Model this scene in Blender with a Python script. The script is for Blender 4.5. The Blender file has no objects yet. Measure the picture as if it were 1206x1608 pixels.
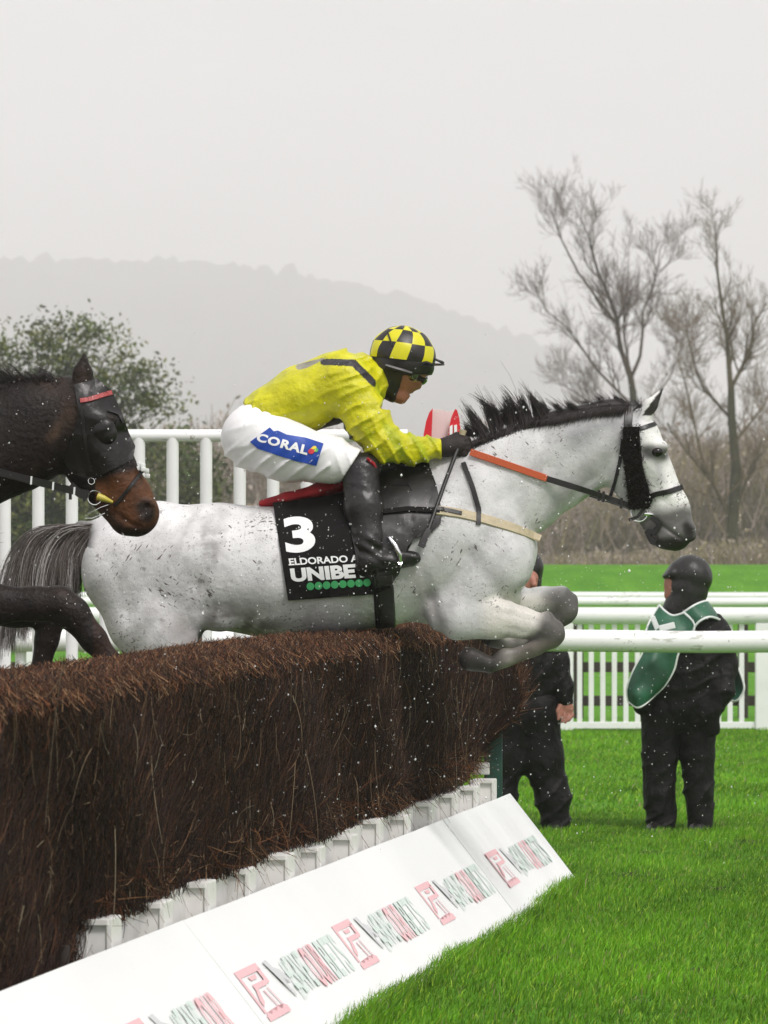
import bpy, bmesh, math, random
import numpy as np
from mathutils import Vector
from mathutils.bvhtree import BVHTree
random.seed(7); RNG = np.random.default_rng(11)
SC = bpy.context.scene; COL = SC.collection

# ------------------------------------------------------------------ camera, sky, sun, exposure
CH, F, CX, CY = 1.58, 8000.0, 603.0, 907.0        # camera height; focal length and principal point in photo pixels
cam = bpy.data.cameras.new('camera'); cam_o = bpy.data.objects.new('camera', cam); COL.objects.link(cam_o)
cam.sensor_fit = 'VERTICAL'; cam.sensor_height = 36.0; cam.lens = 36.0 * F / 1608.0
cam.shift_y = (CY - 804.0) / 1608.0
cam_o.location = (0, 0, CH); cam_o.rotation_euler = (math.radians(90), 0, 0)
cam.clip_start = 0.5; cam.clip_end = 12000
cam.dof.use_dof = True; cam.dof.focus_distance = 22.0; cam.dof.aperture_fstop = 12.0
SC.camera = cam_o

SUN_EL, SUN_AZ = math.radians(52), math.radians(148)   # azimuth clockwise from +Y
world = bpy.data.worlds.new('World'); SC.world = world; world.use_nodes = True
wn = world.node_tree; wn.nodes.clear()
w_out = wn.nodes.new('ShaderNodeOutputWorld'); w_bg = wn.nodes.new('ShaderNodeBackground')
w_sky = wn.nodes.new('ShaderNodeTexSky'); w_sky.sky_type = 'NISHITA'; w_sky.sun_disc = False
w_sky.sun_elevation = SUN_EL; w_sky.sun_rotation = SUN_AZ; w_sky.dust_density = 6; w_sky.ozone_density = 0
w_hs = wn.nodes.new('ShaderNodeHueSaturation'); w_hs.inputs['Saturation'].default_value = 0.12
w_mx = wn.nodes.new('ShaderNodeMixRGB'); w_mx.inputs[0].default_value = 0.88
w_mx.inputs[2].default_value = (6.58, 6.50, 6.64, 1)      # the cloud deck
wn.links.new(w_sky.outputs[0], w_hs.inputs['Color']); wn.links.new(w_hs.outputs[0], w_mx.inputs[1])
w_tc = wn.nodes.new('ShaderNodeTexCoord'); w_n = wn.nodes.new('ShaderNodeTexNoise'); w_n.inputs['Scale'].default_value = 9; w_n.inputs['Detail'].default_value = 4     # soft tone in the cloud
w_mp = wn.nodes.new('ShaderNodeMapping'); w_mp.inputs['Scale'].default_value = (1, 1, 3.5); wn.links.new(w_tc.outputs['Generated'], w_mp.inputs['Vector']); wn.links.new(w_mp.outputs[0], w_n.inputs['Vector'])
w_r = wn.nodes.new('ShaderNodeMapRange'); w_r.inputs[1].default_value = 0.3; w_r.inputs[2].default_value = 0.7; w_r.inputs[3].default_value = 0.955; w_r.inputs[4].default_value = 1.045; wn.links.new(w_n.outputs['Fac'], w_r.inputs[0])
w_sx = wn.nodes.new('ShaderNodeSeparateXYZ'); wn.links.new(w_tc.outputs['Generated'], w_sx.inputs[0]); w_g = wn.nodes.new('ShaderNodeMapRange'); w_g.inputs[1].default_value = 0.03; w_g.inputs[2].default_value = 0.13; w_g.inputs[3].default_value = 1.03; w_g.inputs[4].default_value = 0.90
wn.links.new(w_sx.outputs[2], w_g.inputs[0]); w_m = wn.nodes.new('ShaderNodeMath'); w_m.operation = 'MULTIPLY'; wn.links.new(w_r.outputs[0], w_m.inputs[0]); wn.links.new(w_g.outputs[0], w_m.inputs[1])
w_sc = wn.nodes.new('ShaderNodeVectorMath'); w_sc.operation = 'SCALE'; wn.links.new(w_mx.outputs[0], w_sc.inputs[0]); wn.links.new(w_m.outputs[0], w_sc.inputs['Scale'])
wn.links.new(w_sc.outputs[0], w_bg.inputs['Color']); wn.links.new(w_bg.outputs[0], w_out.inputs['Surface'])
w_bg.inputs['Strength'].default_value = 0.115
sun = bpy.data.lights.new('sun', 'SUN'); sun.energy = 1.5; sun.angle = math.radians(14); sun.color = (1, 0.955, 0.93)
sun_o = bpy.data.objects.new('sun', sun); COL.objects.link(sun_o)
sd = Vector((math.sin(SUN_AZ) * math.cos(SUN_EL), math.cos(SUN_AZ) * math.cos(SUN_EL), math.sin(SUN_EL)))
sun_o.rotation_euler = sd.to_track_quat('Z', 'Y').to_euler(); sun_o.location = sd * 60
vs = SC.view_settings; vs.view_transform = 'Standard'; vs.look = 'None'; vs.exposure = 0.58; vs.gamma = 1.0
vs.use_curve_mapping = False
SC.cycles.use_denoising = True; SC.cycles.volume_bounces = 6; SC.cycles.max_bounces = 10
SC.cycles.transparent_max_bounces = 8

def W(u, v, d):
    return ((u - CX) * d / F, d, CH - (v - CY) * d / F)

# ------------------------------------------------------------------ materials
def mat(name, color=(0.5, 0.5, 0.5), rough=0.6, attr=False, noise=None, bump=None, metal=0.0, spec=0.5, sheen=0.0, coat=0.0, noise_amt=0.25, darkspots=None):
    m = bpy.data.materials.new(name); m.use_nodes = True; nt = m.node_tree; b = nt.nodes['Principled BSDF']
    b.inputs['Roughness'].default_value = rough; b.inputs['Metallic'].default_value = metal
    b.inputs['Specular IOR Level'].default_value = spec
    if sheen: b.inputs['Sheen Weight'].default_value = sheen
    if coat: b.inputs['Coat Weight'].default_value = coat; b.inputs['Coat Roughness'].default_value = 0.12
    tc = nt.nodes.new('ShaderNodeTexCoord')
    if attr:
        a = nt.nodes.new('ShaderNodeAttribute'); a.attribute_name = 'Col'; src = a.outputs['Color']
    else:
        r = nt.nodes.new('ShaderNodeRGB'); r.outputs[0].default_value = (*color, 1); src = r.outputs[0]
    if noise:
        n = nt.nodes.new('ShaderNodeTexNoise'); n.inputs['Scale'].default_value = noise; n.inputs['Detail'].default_value = 6
        nt.links.new(tc.outputs['Object'], n.inputs['Vector'])
        mr = nt.nodes.new('ShaderNodeMapRange'); mr.inputs[1].default_value = 0.3; mr.inputs[2].default_value = 0.7
        mr.inputs[3].default_value = 1 - noise_amt; mr.inputs[4].default_value = 1 + noise_amt
        nt.links.new(n.outputs['Fac'], mr.inputs[0])
        mu = nt.nodes.new('ShaderNodeVectorMath'); mu.operation = 'SCALE'
        nt.links.new(src, mu.inputs[0]); nt.links.new(mr.outputs[0], mu.inputs['Scale']); src = mu.outputs[0]
    if darkspots:                                   # flecks of mud / dirt: (scale vector, threshold, colour[, turn, gather])
        for q_, (scl, th, colr, *ex) in enumerate(darkspots):
            mp = nt.nodes.new('ShaderNodeMapping'); mp.inputs['Scale'].default_value = scl; mp.vector_type = 'POINT'
            rt = nt.nodes.new('ShaderNodeVectorRotate'); rt.rotation_type = 'Y_AXIS'; rt.inputs['Angle'].default_value = ex[0] if ex else 0.5
            nt.links.new(tc.outputs['Object'], rt.inputs['Vector']); nt.links.new(rt.outputs[0], mp.inputs['Vector'])
            n = nt.nodes.new('ShaderNodeTexNoise'); n.inputs['Scale'].default_value = 1; n.inputs['Detail'].default_value = 3
            nt.links.new(mp.outputs[0], n.inputs['Vector']); fac = n.outputs['Fac']
            if len(ex) > 1:                         # gathered in clusters
                n2 = nt.nodes.new('ShaderNodeTexNoise'); n2.inputs['Scale'].default_value = ex[1]; n2.inputs['Detail'].default_value = 2
                nt.links.new(tc.outputs['Object'], n2.inputs['Vector']); ma = nt.nodes.new('ShaderNodeMath'); ma.operation = 'MULTIPLY_ADD'; ma.inputs[1].default_value = 0.6
                nt.links.new(n2.outputs['Fac'], ma.inputs[0]); nt.links.new(fac, ma.inputs[2]); m4 = nt.nodes.new('ShaderNodeMath'); m4.operation = 'SUBTRACT'; m4.inputs[1].default_value = 0.3
                nt.links.new(ma.outputs[0], m4.inputs[0]); fac = m4.outputs[0]
            mr = nt.nodes.new('ShaderNodeMapRange'); mr.inputs[1].default_value = th; mr.inputs[2].default_value = th + 0.04
            nt.links.new(fac, mr.inputs[0])
            mx = nt.nodes.new('ShaderNodeMixRGB'); mx.blend_type = 'DARKEN'; mx.inputs[2].default_value = (*colr, 1)
            nt.links.new(mr.outputs[0], mx.inputs[0]); nt.links.new(src, mx.inputs[1]); src = mx.outputs[0]
    nt.links.new(src, b.inputs['Base Color'])
    if bump:
        n = nt.nodes.new('ShaderNodeTexNoise'); n.inputs['Scale'].default_value = bump[0]; n.inputs['Detail'].default_value = 5
        nt.links.new(tc.outputs['Object'], n.inputs['Vector'])
        bp = nt.nodes.new('ShaderNodeBump'); bp.inputs['Strength'].default_value = bump[1]; bp.inputs['Distance'].default_value = bump[2]
        nt.links.new(n.outputs['Fac'], bp.inputs['Height']); nt.links.new(bp.outputs[0], b.inputs['Normal'])
    return m

M = {}
M['coat_grey'] = mat('grey_coat', attr=True, rough=0.48, noise=9, noise_amt=0.12, bump=(45, 0.5, 0.006), spec=0.3,
                     darkspots=[((26, 26, 110), 0.715, (0.12, 0.10, 0.095), 0.9, 5), ((26, 26, 100), 0.725, (0.12, 0.10, 0.095), -0.7, 6), ((34, 34, 90), 0.735, (0.16, 0.14, 0.13), 0.15, 4), ((85, 85, 85), 0.70, (0.28, 0.265, 0.255), 0.3, 4), ((190, 190, 190), 0.63, (0.36, 0.35, 0.34)), ((22, 22, 26), 0.665, (0.40, 0.39, 0.385))])
M['coat_brown'] = mat('brown_coat', attr=True, rough=0.5, noise=22, noise_amt=0.45, bump=(55, 0.9, 0.007), spec=0.2)
M['hair'] = mat('hair', attr=True, rough=0.5, spec=0.3)
M['black_leather'] = mat('black_leather', (0.006, 0.0045, 0.004), 0.42, noise=30, bump=(80, 0.2, 0.003))
M['boot'] = mat('boot_leather', (0.007, 0.0055, 0.005), 0.38, noise=16, noise_amt=0.35, bump=(22, 0.5, 0.012))
M['fuzzy_black'] = mat('black_sheepskin', (0.008, 0.006, 0.005), 0.9, bump=(150, 0.8, 0.006), spec=0.1)
M['cloth_black'] = mat('black_cloth', (0.005, 0.004, 0.004), 0.8, noise=25, bump=(14, 0.45, 0.012), spec=0.2)
M['white_print'] = mat('white_print', (0.82, 0.82, 0.82), 0.6)
M['green_print'] = mat('green_print', (0.05, 0.36, 0.12), 0.6)
M['red_felt'] = mat('red_felt', (0.36, 0.008, 0.016), 0.8, noise=20, bump=(60, 0.4, 0.004))
M['khaki'] = mat('khaki_webbing', (0.45, 0.38, 0.25), 0.6, noise=40, noise_amt=0.12)
M['orange_rubber'] = mat('orange_rubber', (0.5, 0.085, 0.025), 0.45, bump=(200, 0.6, 0.003))
M['steel'] = mat('steel', (0.8, 0.8, 0.8), 0.16, metal=1.0)
M['yellow_silk'] = mat('yellow_silk', attr=True, rough=0.44, noise=14, noise_amt=0.18, bump=(22, 0.8, 0.018), spec=0.4)
M['white_breeches'] = mat('white_breeches', (0.80, 0.79, 0.79), 0.6, noise=10, noise_amt=0.05, bump=(12, 0.35, 0.012))
M['skin'] = mat('skin', (0.31, 0.125, 0.08), 0.45, noise=30, noise_amt=0.15)
M['skin_pale'] = mat('skin_ruddy', (0.36, 0.15, 0.105), 0.5, noise=30, noise_amt=0.15)
M['glove'] = mat('brown_glove', (0.012, 0.006, 0.0045), 0.7, bump=(120, 0.6, 0.004))
M['helmet_yellow'] = mat('helmet_yellow', (0.62, 0.57, 0.004), 0.35, noise=20, noise_amt=0.08, bump=(18, 0.2, 0.01))
M['helmet_black'] = mat('helmet_black', (0.012, 0.009, 0.008), 0.4, bump=(18, 0.2, 0.01))
M['lens'] = mat('goggle_lens', (0.03, 0.025, 0.02), 0.06, spec=1.0, coat=1.0)
M['blue_patch'] = mat('blue_patch', (0.006, 0.055, 0.36), 0.5, noise=20, noise_amt=0.15)
M['patch_yellow'] = mat('patch_yellow', (0.85, 0.65, 0.05), 0.5); M['patch_red'] = mat('patch_red', (0.6, 0.03, 0.05), 0.5)
M['patch_green'] = mat('patch_green', (0.1, 0.4, 0.1), 0.5)
M['white_paint'] = mat('white_plastic', (0.80, 0.80, 0.79), 0.38, noise=3, noise_amt=0.06, darkspots=[((9, 9, 40), 0.70, (0.52, 0.52, 0.48), 0.0, 2.0), ((50, 50, 50), 0.74, (0.45, 0.43, 0.38), 0.3, 3.0)])
M['old_white'] = mat('weathered_white_paint', (0.74, 0.73, 0.70), 0.55, noise=7, noise_amt=0.10, bump=(30, 0.3, 0.004),
                     darkspots=[((14, 14, 22), 0.69, (0.33, 0.29, 0.24)), ((60, 60, 9), 0.70, (0.42, 0.38, 0.33))])
M['board_white'] = mat('board_white', (0.84, 0.84, 0.84), 0.28, noise=1.3, noise_amt=0.03, bump=(3, 0.1, 0.01),
                       darkspots=[((26, 26, 26), 0.76, (0.35, 0.34, 0.33))])
M['print_red'] = mat('print_red', (0.82, 0.43, 0.46), 0.28); M['print_green'] = mat('print_green', (0.61, 0.72, 0.66), 0.28)
M['print_grey'] = mat('print_grey', (0.58, 0.59, 0.60), 0.28)
M['red_plastic'] = mat('red_plastic', (0.62, 0.008, 0.02), 0.4)
M['pink_plastic'] = mat('faded_white_plastic', (0.75, 0.62, 0.61), 0.45)
M['green_post'] = mat('green_painted_wood', (0.012, 0.062, 0.043), 0.5, noise=14, bump=(20, 0.3, 0.004))
M['birch'] = mat('birch_twigs', attr=True, rough=0.75, spec=0.25)
M['birch_core'] = mat('birch_core', (0.014, 0.0075, 0.0045), 0.95, noise=25, noise_amt=0.6, bump=(60, 1.0, 0.03))
M['wood_dark'] = mat('dark_timber', (0.03, 0.022, 0.016), 0.8, noise=20, bump=(30, 0.5, 0.006))
M['wood_sill'] = mat('pale_timber', (0.36, 0.29, 0.19), 0.8, noise=16, noise_amt=0.4, bump=(30, 0.5, 0.006))
M['wet_black'] = mat('wet_black_cloth', (0.0035, 0.0026, 0.0026), 0.6, noise=18, noise_amt=0.5, bump=(13, 0.8, 0.03), spec=0.22)
M['wet_hood'] = mat('wet_hood', (0.006, 0.0045, 0.004), 0.42, bump=(16, 0.4, 0.02), spec=0.5)
M['green_bib'] = mat('green_bib', (0.010, 0.085, 0.040), 0.5, noise=14, noise_amt=0.25, bump=(9, 0.5, 0.02))
M['bib_trim'] = mat('bib_trim', (0.7, 0.72, 0.7), 0.6)
M['grass'] = mat('grass_blades', attr=True, rough=0.55, spec=0.2)
M['leaf'] = mat('leaves', attr=True, rough=0.6, spec=0.25)
M['bark'] = mat('bark', attr=True, rough=0.9, spec=0.1)
M['drop'] = mat('water_drop', (0.85, 0.85, 0.85), 0.2)
M['red_bead'] = mat('red_beads', (0.35, 0.05, 0.05), 0.4, noise=260, noise_amt=0.9)
M['yellow_rubber'] = mat('yellow_rubber', (0.5, 0.42, 0.06), 0.4)
M['eye'] = mat('dark_eye', (0.006, 0.004, 0.003), 0.18, spec=0.35)
M['hoof'] = mat('dark_hoof', (0.03, 0.026, 0.022), 0.5, noise=20)

# ------------------------------------------------------------------ object helpers
def tag(o, label=None, cat=None, group=None, kind=None):
    if label: o['label'] = label
    if cat: o['category'] = cat
    if group: o['group'] = group
    if kind: o['kind'] = kind
    return o

def empty(name, loc=(0, 0, 0)):
    o = bpy.data.objects.new(name, None); COL.objects.link(o); o.location = loc; o.empty_display_size = 0.1
    return o

def link(me, name, material=None, parent=None, smooth=True):
    o = bpy.data.objects.new(name, me); COL.objects.link(o)
    if material is not None:
        for m in (material if isinstance(material, (list, tuple)) else [material]): me.materials.append(m)
    if smooth is not None: me.polygons.foreach_set('use_smooth', [smooth] * len(me.polygons))
    if parent is not None: attach(o, parent)
    return o

def attach(o, parent):                             # every object keeps its own world-space transform
    o.parent = parent; o.matrix_parent_inverse = parent.matrix_basis.inverted()

def np_mesh(name, V, polys, material=None, parent=None, cols=None, smooth=True, center=True):
    """polys: list of int arrays (n,k). World-space vertices. Origin goes to the mesh's base centre."""
    V = np.asarray(V, np.float64); me = bpy.data.meshes.new(name)
    org = np.array([(V[:, 0].min() + V[:, 0].max()) / 2, (V[:, 1].min() + V[:, 1].max()) / 2, V[:, 2].min()]) if center else np.zeros(3)
    me.vertices.add(len(V)); me.vertices.foreach_set('co', (V - org).astype(np.float32).ravel())
    polys = [np.asarray(p, np.int32) for p in polys if len(p)]
    nl = sum(p.size for p in polys); npo = sum(len(p) for p in polys)
    me.loops.add(nl); me.loops.foreach_set('vertex_index', np.concatenate([p.ravel() for p in polys]))
    me.polygons.add(npo)
    tot = np.concatenate([np.full(len(p), p.shape[1], np.int32) for p in polys])
    st = np.concatenate([[0], np.cumsum(tot)[:-1]]).astype(np.int32)
    me.polygons.foreach_set('loop_start', st)
    me.update(calc_edges=True)
    if cols is not None:
        ca = me.color_attributes.new('Col', 'FLOAT_COLOR', 'POINT')
        c4 = np.ones((len(V), 4), np.float32); c4[:, :3] = cols; ca.data.foreach_set('color', c4.ravel())
    o = link(me, name, material, None, smooth); o.location = org
    if parent is not None: attach(o, parent)
    return o

class MB:
    """collects simple solids into one mesh"""
    def __init__(self): self.v = []; self.f = []
    def add(self, vs_, fs_):
        b = len(self.v); self.v += [tuple(p) for p in vs_]; self.f += [[b + i for i in q] for q in fs_]
    def box(self, c, h, ax=None, bev=0.0):
        c = Vector(c); ax = ax or (Vector((1, 0, 0)), Vector((0, 1, 0)), Vector((0, 0, 1)))
        bm = bmesh.new(); bmesh.ops.create_cube(bm, size=2)
        for v in bm.verts: v.co = Vector((v.co.x * h[0], v.co.y * h[1], v.co.z * h[2]))
        if bev: bmesh.ops.bevel(bm, geom=list(bm.edges), offset=bev, segments=2, affect='EDGES', profile=0.6)
        bm.verts.index_update()
        self.add([c + ax[0] * v.co.x + ax[1] * v.co.y + ax[2] * v.co.z for v in bm.verts], [[v.index for v in f.verts] for f in bm.faces]); bm.free()
    def tube(self, pts, r, n=12, cap=True):
        pts = [Vector(p) for p in pts]; rs = r if isinstance(r, (list, tuple)) else [r] * len(pts); rings = []
        b = len(self.v); ref = None
        for i, p in enumerate(pts):
            t = (pts[min(i + 1, len(pts) - 1)] - pts[max(i - 1, 0)]).normalized()
            if ref is None: ref = t.orthogonal()
            ref = (ref - t * ref.dot(t)).normalized(); bi = t.cross(ref)
            for k in range(n):
                a = 2 * math.pi * k / n; self.v.append(tuple(p + (ref * math.cos(a) + bi * math.sin(a)) * rs[i]))
        for i in range(len(pts) - 1):
            for k in range(n):
                k2 = (k + 1) % n; self.f.append([b + i * n + k, b + i * n + k2, b + (i + 1) * n + k2, b + (i + 1) * n + k])
        if cap:
            self.f.append([b + k for k in range(n)][::-1]); self.f.append([b + (len(pts) - 1) * n + k for k in range(n)])
    def build(self, name, material, parent=None, smooth=False):
        me = bpy.data.meshes.new(name); V = np.array(self.v)
        org = Vector(((V[:, 0].min() + V[:, 0].max()) / 2, (V[:, 1].min() + V[:, 1].max()) / 2, V[:, 2].min()))
        me.from_pydata([tuple(Vector(p) - org) for p in self.v], [], self.f); me.update()
        o = link(me, name, material, None, smooth); o.location = org
        if smooth:
            me.set_sharp_from_angle(angle=math.radians(40))
        if parent is not None: attach(o, parent)
        return o

def strands(paths, radii, sides=3):
    """paths (N,K,3), radii (N,K) -> vertices, quads, strand id per vertex"""
    P = np.asarray(paths, np.float64); N, K, _ = P.shape
    T = np.gradient(P, axis=1); T /= np.linalg.norm(T, axis=2, keepdims=True) + 1e-9
    ref = np.tile(np.array([0.31, 0.87, 0.38]), (N, K, 1))
    A = np.cross(T, ref); A /= np.linalg.norm(A, axis=2, keepdims=True) + 1e-9; B = np.cross(T, A)
    ang = np.arange(sides) * 2 * np.pi / sides
    V = P[:, :, None, :] + radii[:, :, None, None] * (A[:, :, None, :] * np.cos(ang)[None, None, :, None] + B[:, :, None, :] * np.sin(ang)[None, None, :, None])
    idx = np.arange(N * K * sides).reshape(N, K, sides); nx = np.roll(idx, -1, axis=2)
    Q = np.stack([idx[:, :-1], nx[:, :-1], nx[:, 1:], idx[:, 1:]], axis=-1).reshape(-1, 4)
    return V.reshape(-1, 3), Q, np.repeat(np.arange(N), K * sides)

def bez(p0, p1, p2, K):
    t = np.linspace(0, 1, K)[None, :, None]
    return (1 - t) ** 2 * p0[:, None] + 2 * t * (1 - t) * p1[:, None] + t ** 2 * p2[:, None]

# ------------------------------------------------------------------ smooth bodies: blended solids -> one continuous surface
def swave(P, seed, fr):
    r = np.random.default_rng(seed); s = 0
    for k in range(6):
        w = r.normal(size=3) * fr * (0.6 + 0.35 * k); s = s + np.sin(P[..., 0] * w[0] + P[..., 1] * w[1] + P[..., 2] * w[2] + r.uniform(0, 6.28)) / (1 + 0.5 * k)
    return s / 2.6

def fold(p):
    """narrow ridges with slack cloth between"""
    return (1 - np.abs(np.sin(p))) ** 2 * 1.5 - 0.3

class Body:
    """prims in photo-pixel units: (u, v, r[, y]); y is depth away from the camera. ks = depth radius / profile radius"""
    def __init__(self, D, step=3.0): self.D = D; self.s = F / D; self.step = step; self.pr = []
    def cone(self, a, b, ks=1.0, k=14, ya=None, yb=None, sub=False):
        ua, va, ra = a[:3]; ub, vb, rb = b[:3]
        ya = (a[3] if len(a) > 3 else 0) if ya is None else ya; yb = (b[3] if len(b) > 3 else 0) if yb is None else yb
        k0, k1 = ks if isinstance(ks, (tuple, list)) else (ks, ks)
        self.pr.append((np.array([ua, ya, va], float), np.array([ub, yb, vb], float), ra, rb, k0, k1, k, sub)); return self
    def chain(self, pts, ks=1.0, k=14):
        for i in range(len(pts) - 1):
            kk = (ks[i], ks[i + 1]) if isinstance(ks, (tuple, list)) else ks
            self.cone(pts[i], pts[i + 1], kk, k)
        return self
    def ball(self, p, ks=1.0, k=14, sub=False): return self.cone(p, (p[0] + 0.01,) + tuple(p[1:]), ks, k, sub=sub)
    def grow(self, d):
        n = Body(self.D, self.step); n.pr = [(p[0], p[1], max(p[2] + d, 1), max(p[3] + d, 1), p[4], p[5], p[6], p[7]) for p in self.pr]; return n
    def field(self, disp=None, clip=None):
        st = self.step; lo = np.full(3, 1e9); hi = np.full(3, -1e9)
        for A, B, ra, rb, k0, k1, k, sub in self.pr:
            if sub: continue
            e = np.array([max(ra, rb), max(ra * k0, rb * k1), max(ra, rb)]) + 4 * st + 4
            lo = np.minimum(lo, np.minimum(A, B) - e); hi = np.maximum(hi, np.maximum(A, B) + e)
        n = np.ceil((hi - lo) / st).astype(int) + 1
        ax = [lo[i] + st * np.arange(n[i]) for i in range(3)]
        f = np.full(n, 1e3, np.float32)
        for A, B, ra, rb, k0, k1, k, sub in self.pr:
            e = np.array([max(ra, rb), max(ra * k0, rb * k1), max(ra, rb)]) + k + 3 * st + 6
            i0 = np.maximum(((np.minimum(A, B) - e - lo) / st).astype(int), 0); i1 = np.minimum(((np.maximum(A, B) + e - lo) / st).astype(int) + 2, n)
            X = ax[0][i0[0]:i1[0], None, None]; Y = ax[1][None, i0[1]:i1[1], None]; Z = ax[2][None, None, i0[2]:i1[2]]
            d = B - A; dd = max(d @ d, 1e-6)
            h = np.clip(((X - A[0]) * d[0] + (Y - A[1]) * d[1] + (Z - A[2]) * d[2]) / dd, 0, 1)
            kk = k0 + (k1 - k0) * h
            q = np.sqrt((X - A[0] - h * d[0]) ** 2 + ((Y - A[1] - h * d[1]) / kk) ** 2 + (Z - A[2] - h * d[2]) ** 2) - (ra + (rb - ra) * h)
            q = q.astype(np.float32); sl = tuple(slice(i0[i], i1[i]) for i in range(3)); a = f[sl]
            if sub:
                g = np.maximum(k - np.abs(a + q), 0) / k; f[sl] = np.maximum(a, -q) + g * g * k * 0.25
            else:
                g = np.maximum(k - np.abs(a - q), 0) / k; f[sl] = np.minimum(a, q) - g * g * k * 0.25
        if disp is not None or clip is not None:
            G = np.stack(np.meshgrid(ax[0], ax[1], ax[2], indexing='ij'), -1)
            if disp is not None: f = f + disp(G).astype(np.float32)
            if clip is not None: f = np.maximum(f, clip(G).astype(np.float32))
        return f, lo
    def mesh(self, disp=None, clip=None):
        f, lo = self.field(disp, clip); st = self.step; s = f < 0; n = np.array(f.shape); cn = n - 1
        acc_i, acc_p, quads = [], [], []
        for a in range(3):
            sl0 = [slice(None)] * 3; sl1 = [slice(None)] * 3; sl0[a] = slice(0, -1); sl1[a] = slice(1, None)
            s0 = s[tuple(sl0)]; s1 = s[tuple(sl1)]; I = np.argwhere(s0 != s1)
            if not len(I): continue
            b, c = (a + 1) % 3, (a + 2) % 3
            I = I[(I[:, b] > 0) & (I[:, c] > 0) & (I[:, b] < cn[b]) & (I[:, c] < cn[c])]
            I2 = I.copy(); I2[:, a] += 1
            f0 = f[tuple(I.T)]; f1 = f[tuple(I2.T)]; t = f0 / (f0 - f1 + 1e-12)
            P = I.astype(float); P[:, a] += t; ids = []
            for (db, dc) in ((-1, -1), (0, -1), (0, 0), (-1, 0)):
                J = I.copy(); J[:, b] += db; J[:, c] += dc
                q = (J[:, 0] * cn[1] + J[:, 1]) * cn[2] + J[:, 2]; ids.append(q); acc_i.append(q); acc_p.append(P)
            Q = np.stack(ids, 1); fl = s[tuple(I2.T)]; Q[fl] = Q[fl][:, ::-1]; quads.append(Q)
        ai = np.concatenate(acc_i); ap = np.concatenate(acc_p); Q = np.concatenate(quads)
        un, inv = np.unique(ai, return_inverse=True); cnt = np.bincount(inv)
        V = np.stack([np.bincount(inv, ap[:, k]) / cnt for k in range(3)], 1) * st + lo
        Q = np.searchsorted(un, Q)
        # relax a little
        for it in range(2):
            E = np.concatenate([Q[:, [0, 1]], Q[:, [1, 2]], Q[:, [2, 3]], Q[:, [3, 0]]]); nb = np.bincount(E[:, 0], minlength=len(V)) + np.bincount(E[:, 1], minlength=len(V))
            S = np.stack([np.bincount(E[:, 0], V[E[:, 1], k], len(V)) + np.bincount(E[:, 1], V[E[:, 0], k], len(V)) for k in range(3)], 1)
            V = V * 0.6 + 0.4 * S / nb[:, None]
        return V, Q[:, ::-1]
    def world(self, V): return np.stack([(V[:, 0] - CX) / self.s, self.D + V[:, 1] / self.s, CH - (V[:, 2] - CY) / self.s], 1)
    def build(self, name, material, parent=None, colf=None, disp=None, clip=None, bvh=False):
        V, Q = self.mesh(disp, clip); Wv = self.world(V)
        o = np_mesh(name, Wv, [Q[:, ::-1]], material, parent, None if colf is None else colf(V))
        if bvh: return o, BVHTree.FromPolygons([tuple(p) for p in Wv], [tuple(q) for q in Q.tolist()])
        return o

def P3(D, u, v, y=0.0):
    s = F / D; return Vector(((u - CX) / s, D + y / s, CH - (v - CY) / s))

def hit(bvhs, u, v):
    o = Vector((0, 0, CH)); d = Vector(((u - CX) / F, 1, (CY - v) / F)).normalized(); best = None
    for b in (bvhs if isinstance(bvhs, (list, tuple)) else [bvhs]):
        r = b.ray_cast(o, d)
        if r[0] is not None and (best is None or r[3] < best[2]):
            n = r[1] if r[1].dot(d) < 0 else -r[1]; best = (r[0], n, r[3])
    return best

def ribbon(pts, nrm, w, th):
    """flat strap through 3D points with surface normals"""
    n = len(pts); V = []; Fc = []
    ws = w if isinstance(w, (list, tuple)) else [w] * n
    for i in range(n):
        t = (pts[min(i + 1, n - 1)] - pts[max(i - 1, 0)]).normalized(); nn = (nrm[i] - t * nrm[i].dot(t)).normalized(); b = t.cross(nn)
        hw = ws[i] / 2
        for (sb, sn) in ((-1, 0), (-0.86, 1), (0.86, 1), (1, 0)): V.append(pts[i] + b * hw * sb + nn * th * sn)
    for i in range(n - 1):
        for k in range(4):
            k2 = (k + 1) % 4; Fc.append([i * 4 + k, (i + 1) * 4 + k, (i + 1) * 4 + k2, i * 4 + k2])
    Fc.append([0, 1, 2, 3]); Fc.append([(n - 1) * 4 + k for k in (3, 2, 1, 0)])
    return V, Fc

def poly_sample(uv, n):
    uv = np.array(uv, float); d = np.r_[0, np.cumsum(np.linalg.norm(np.diff(uv, axis=0), axis=1))]
    t = np.linspace(0, d[-1], n); return np.stack([np.interp(t, d, uv[:, k]) for k in range(uv.shape[1])], 1)

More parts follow.
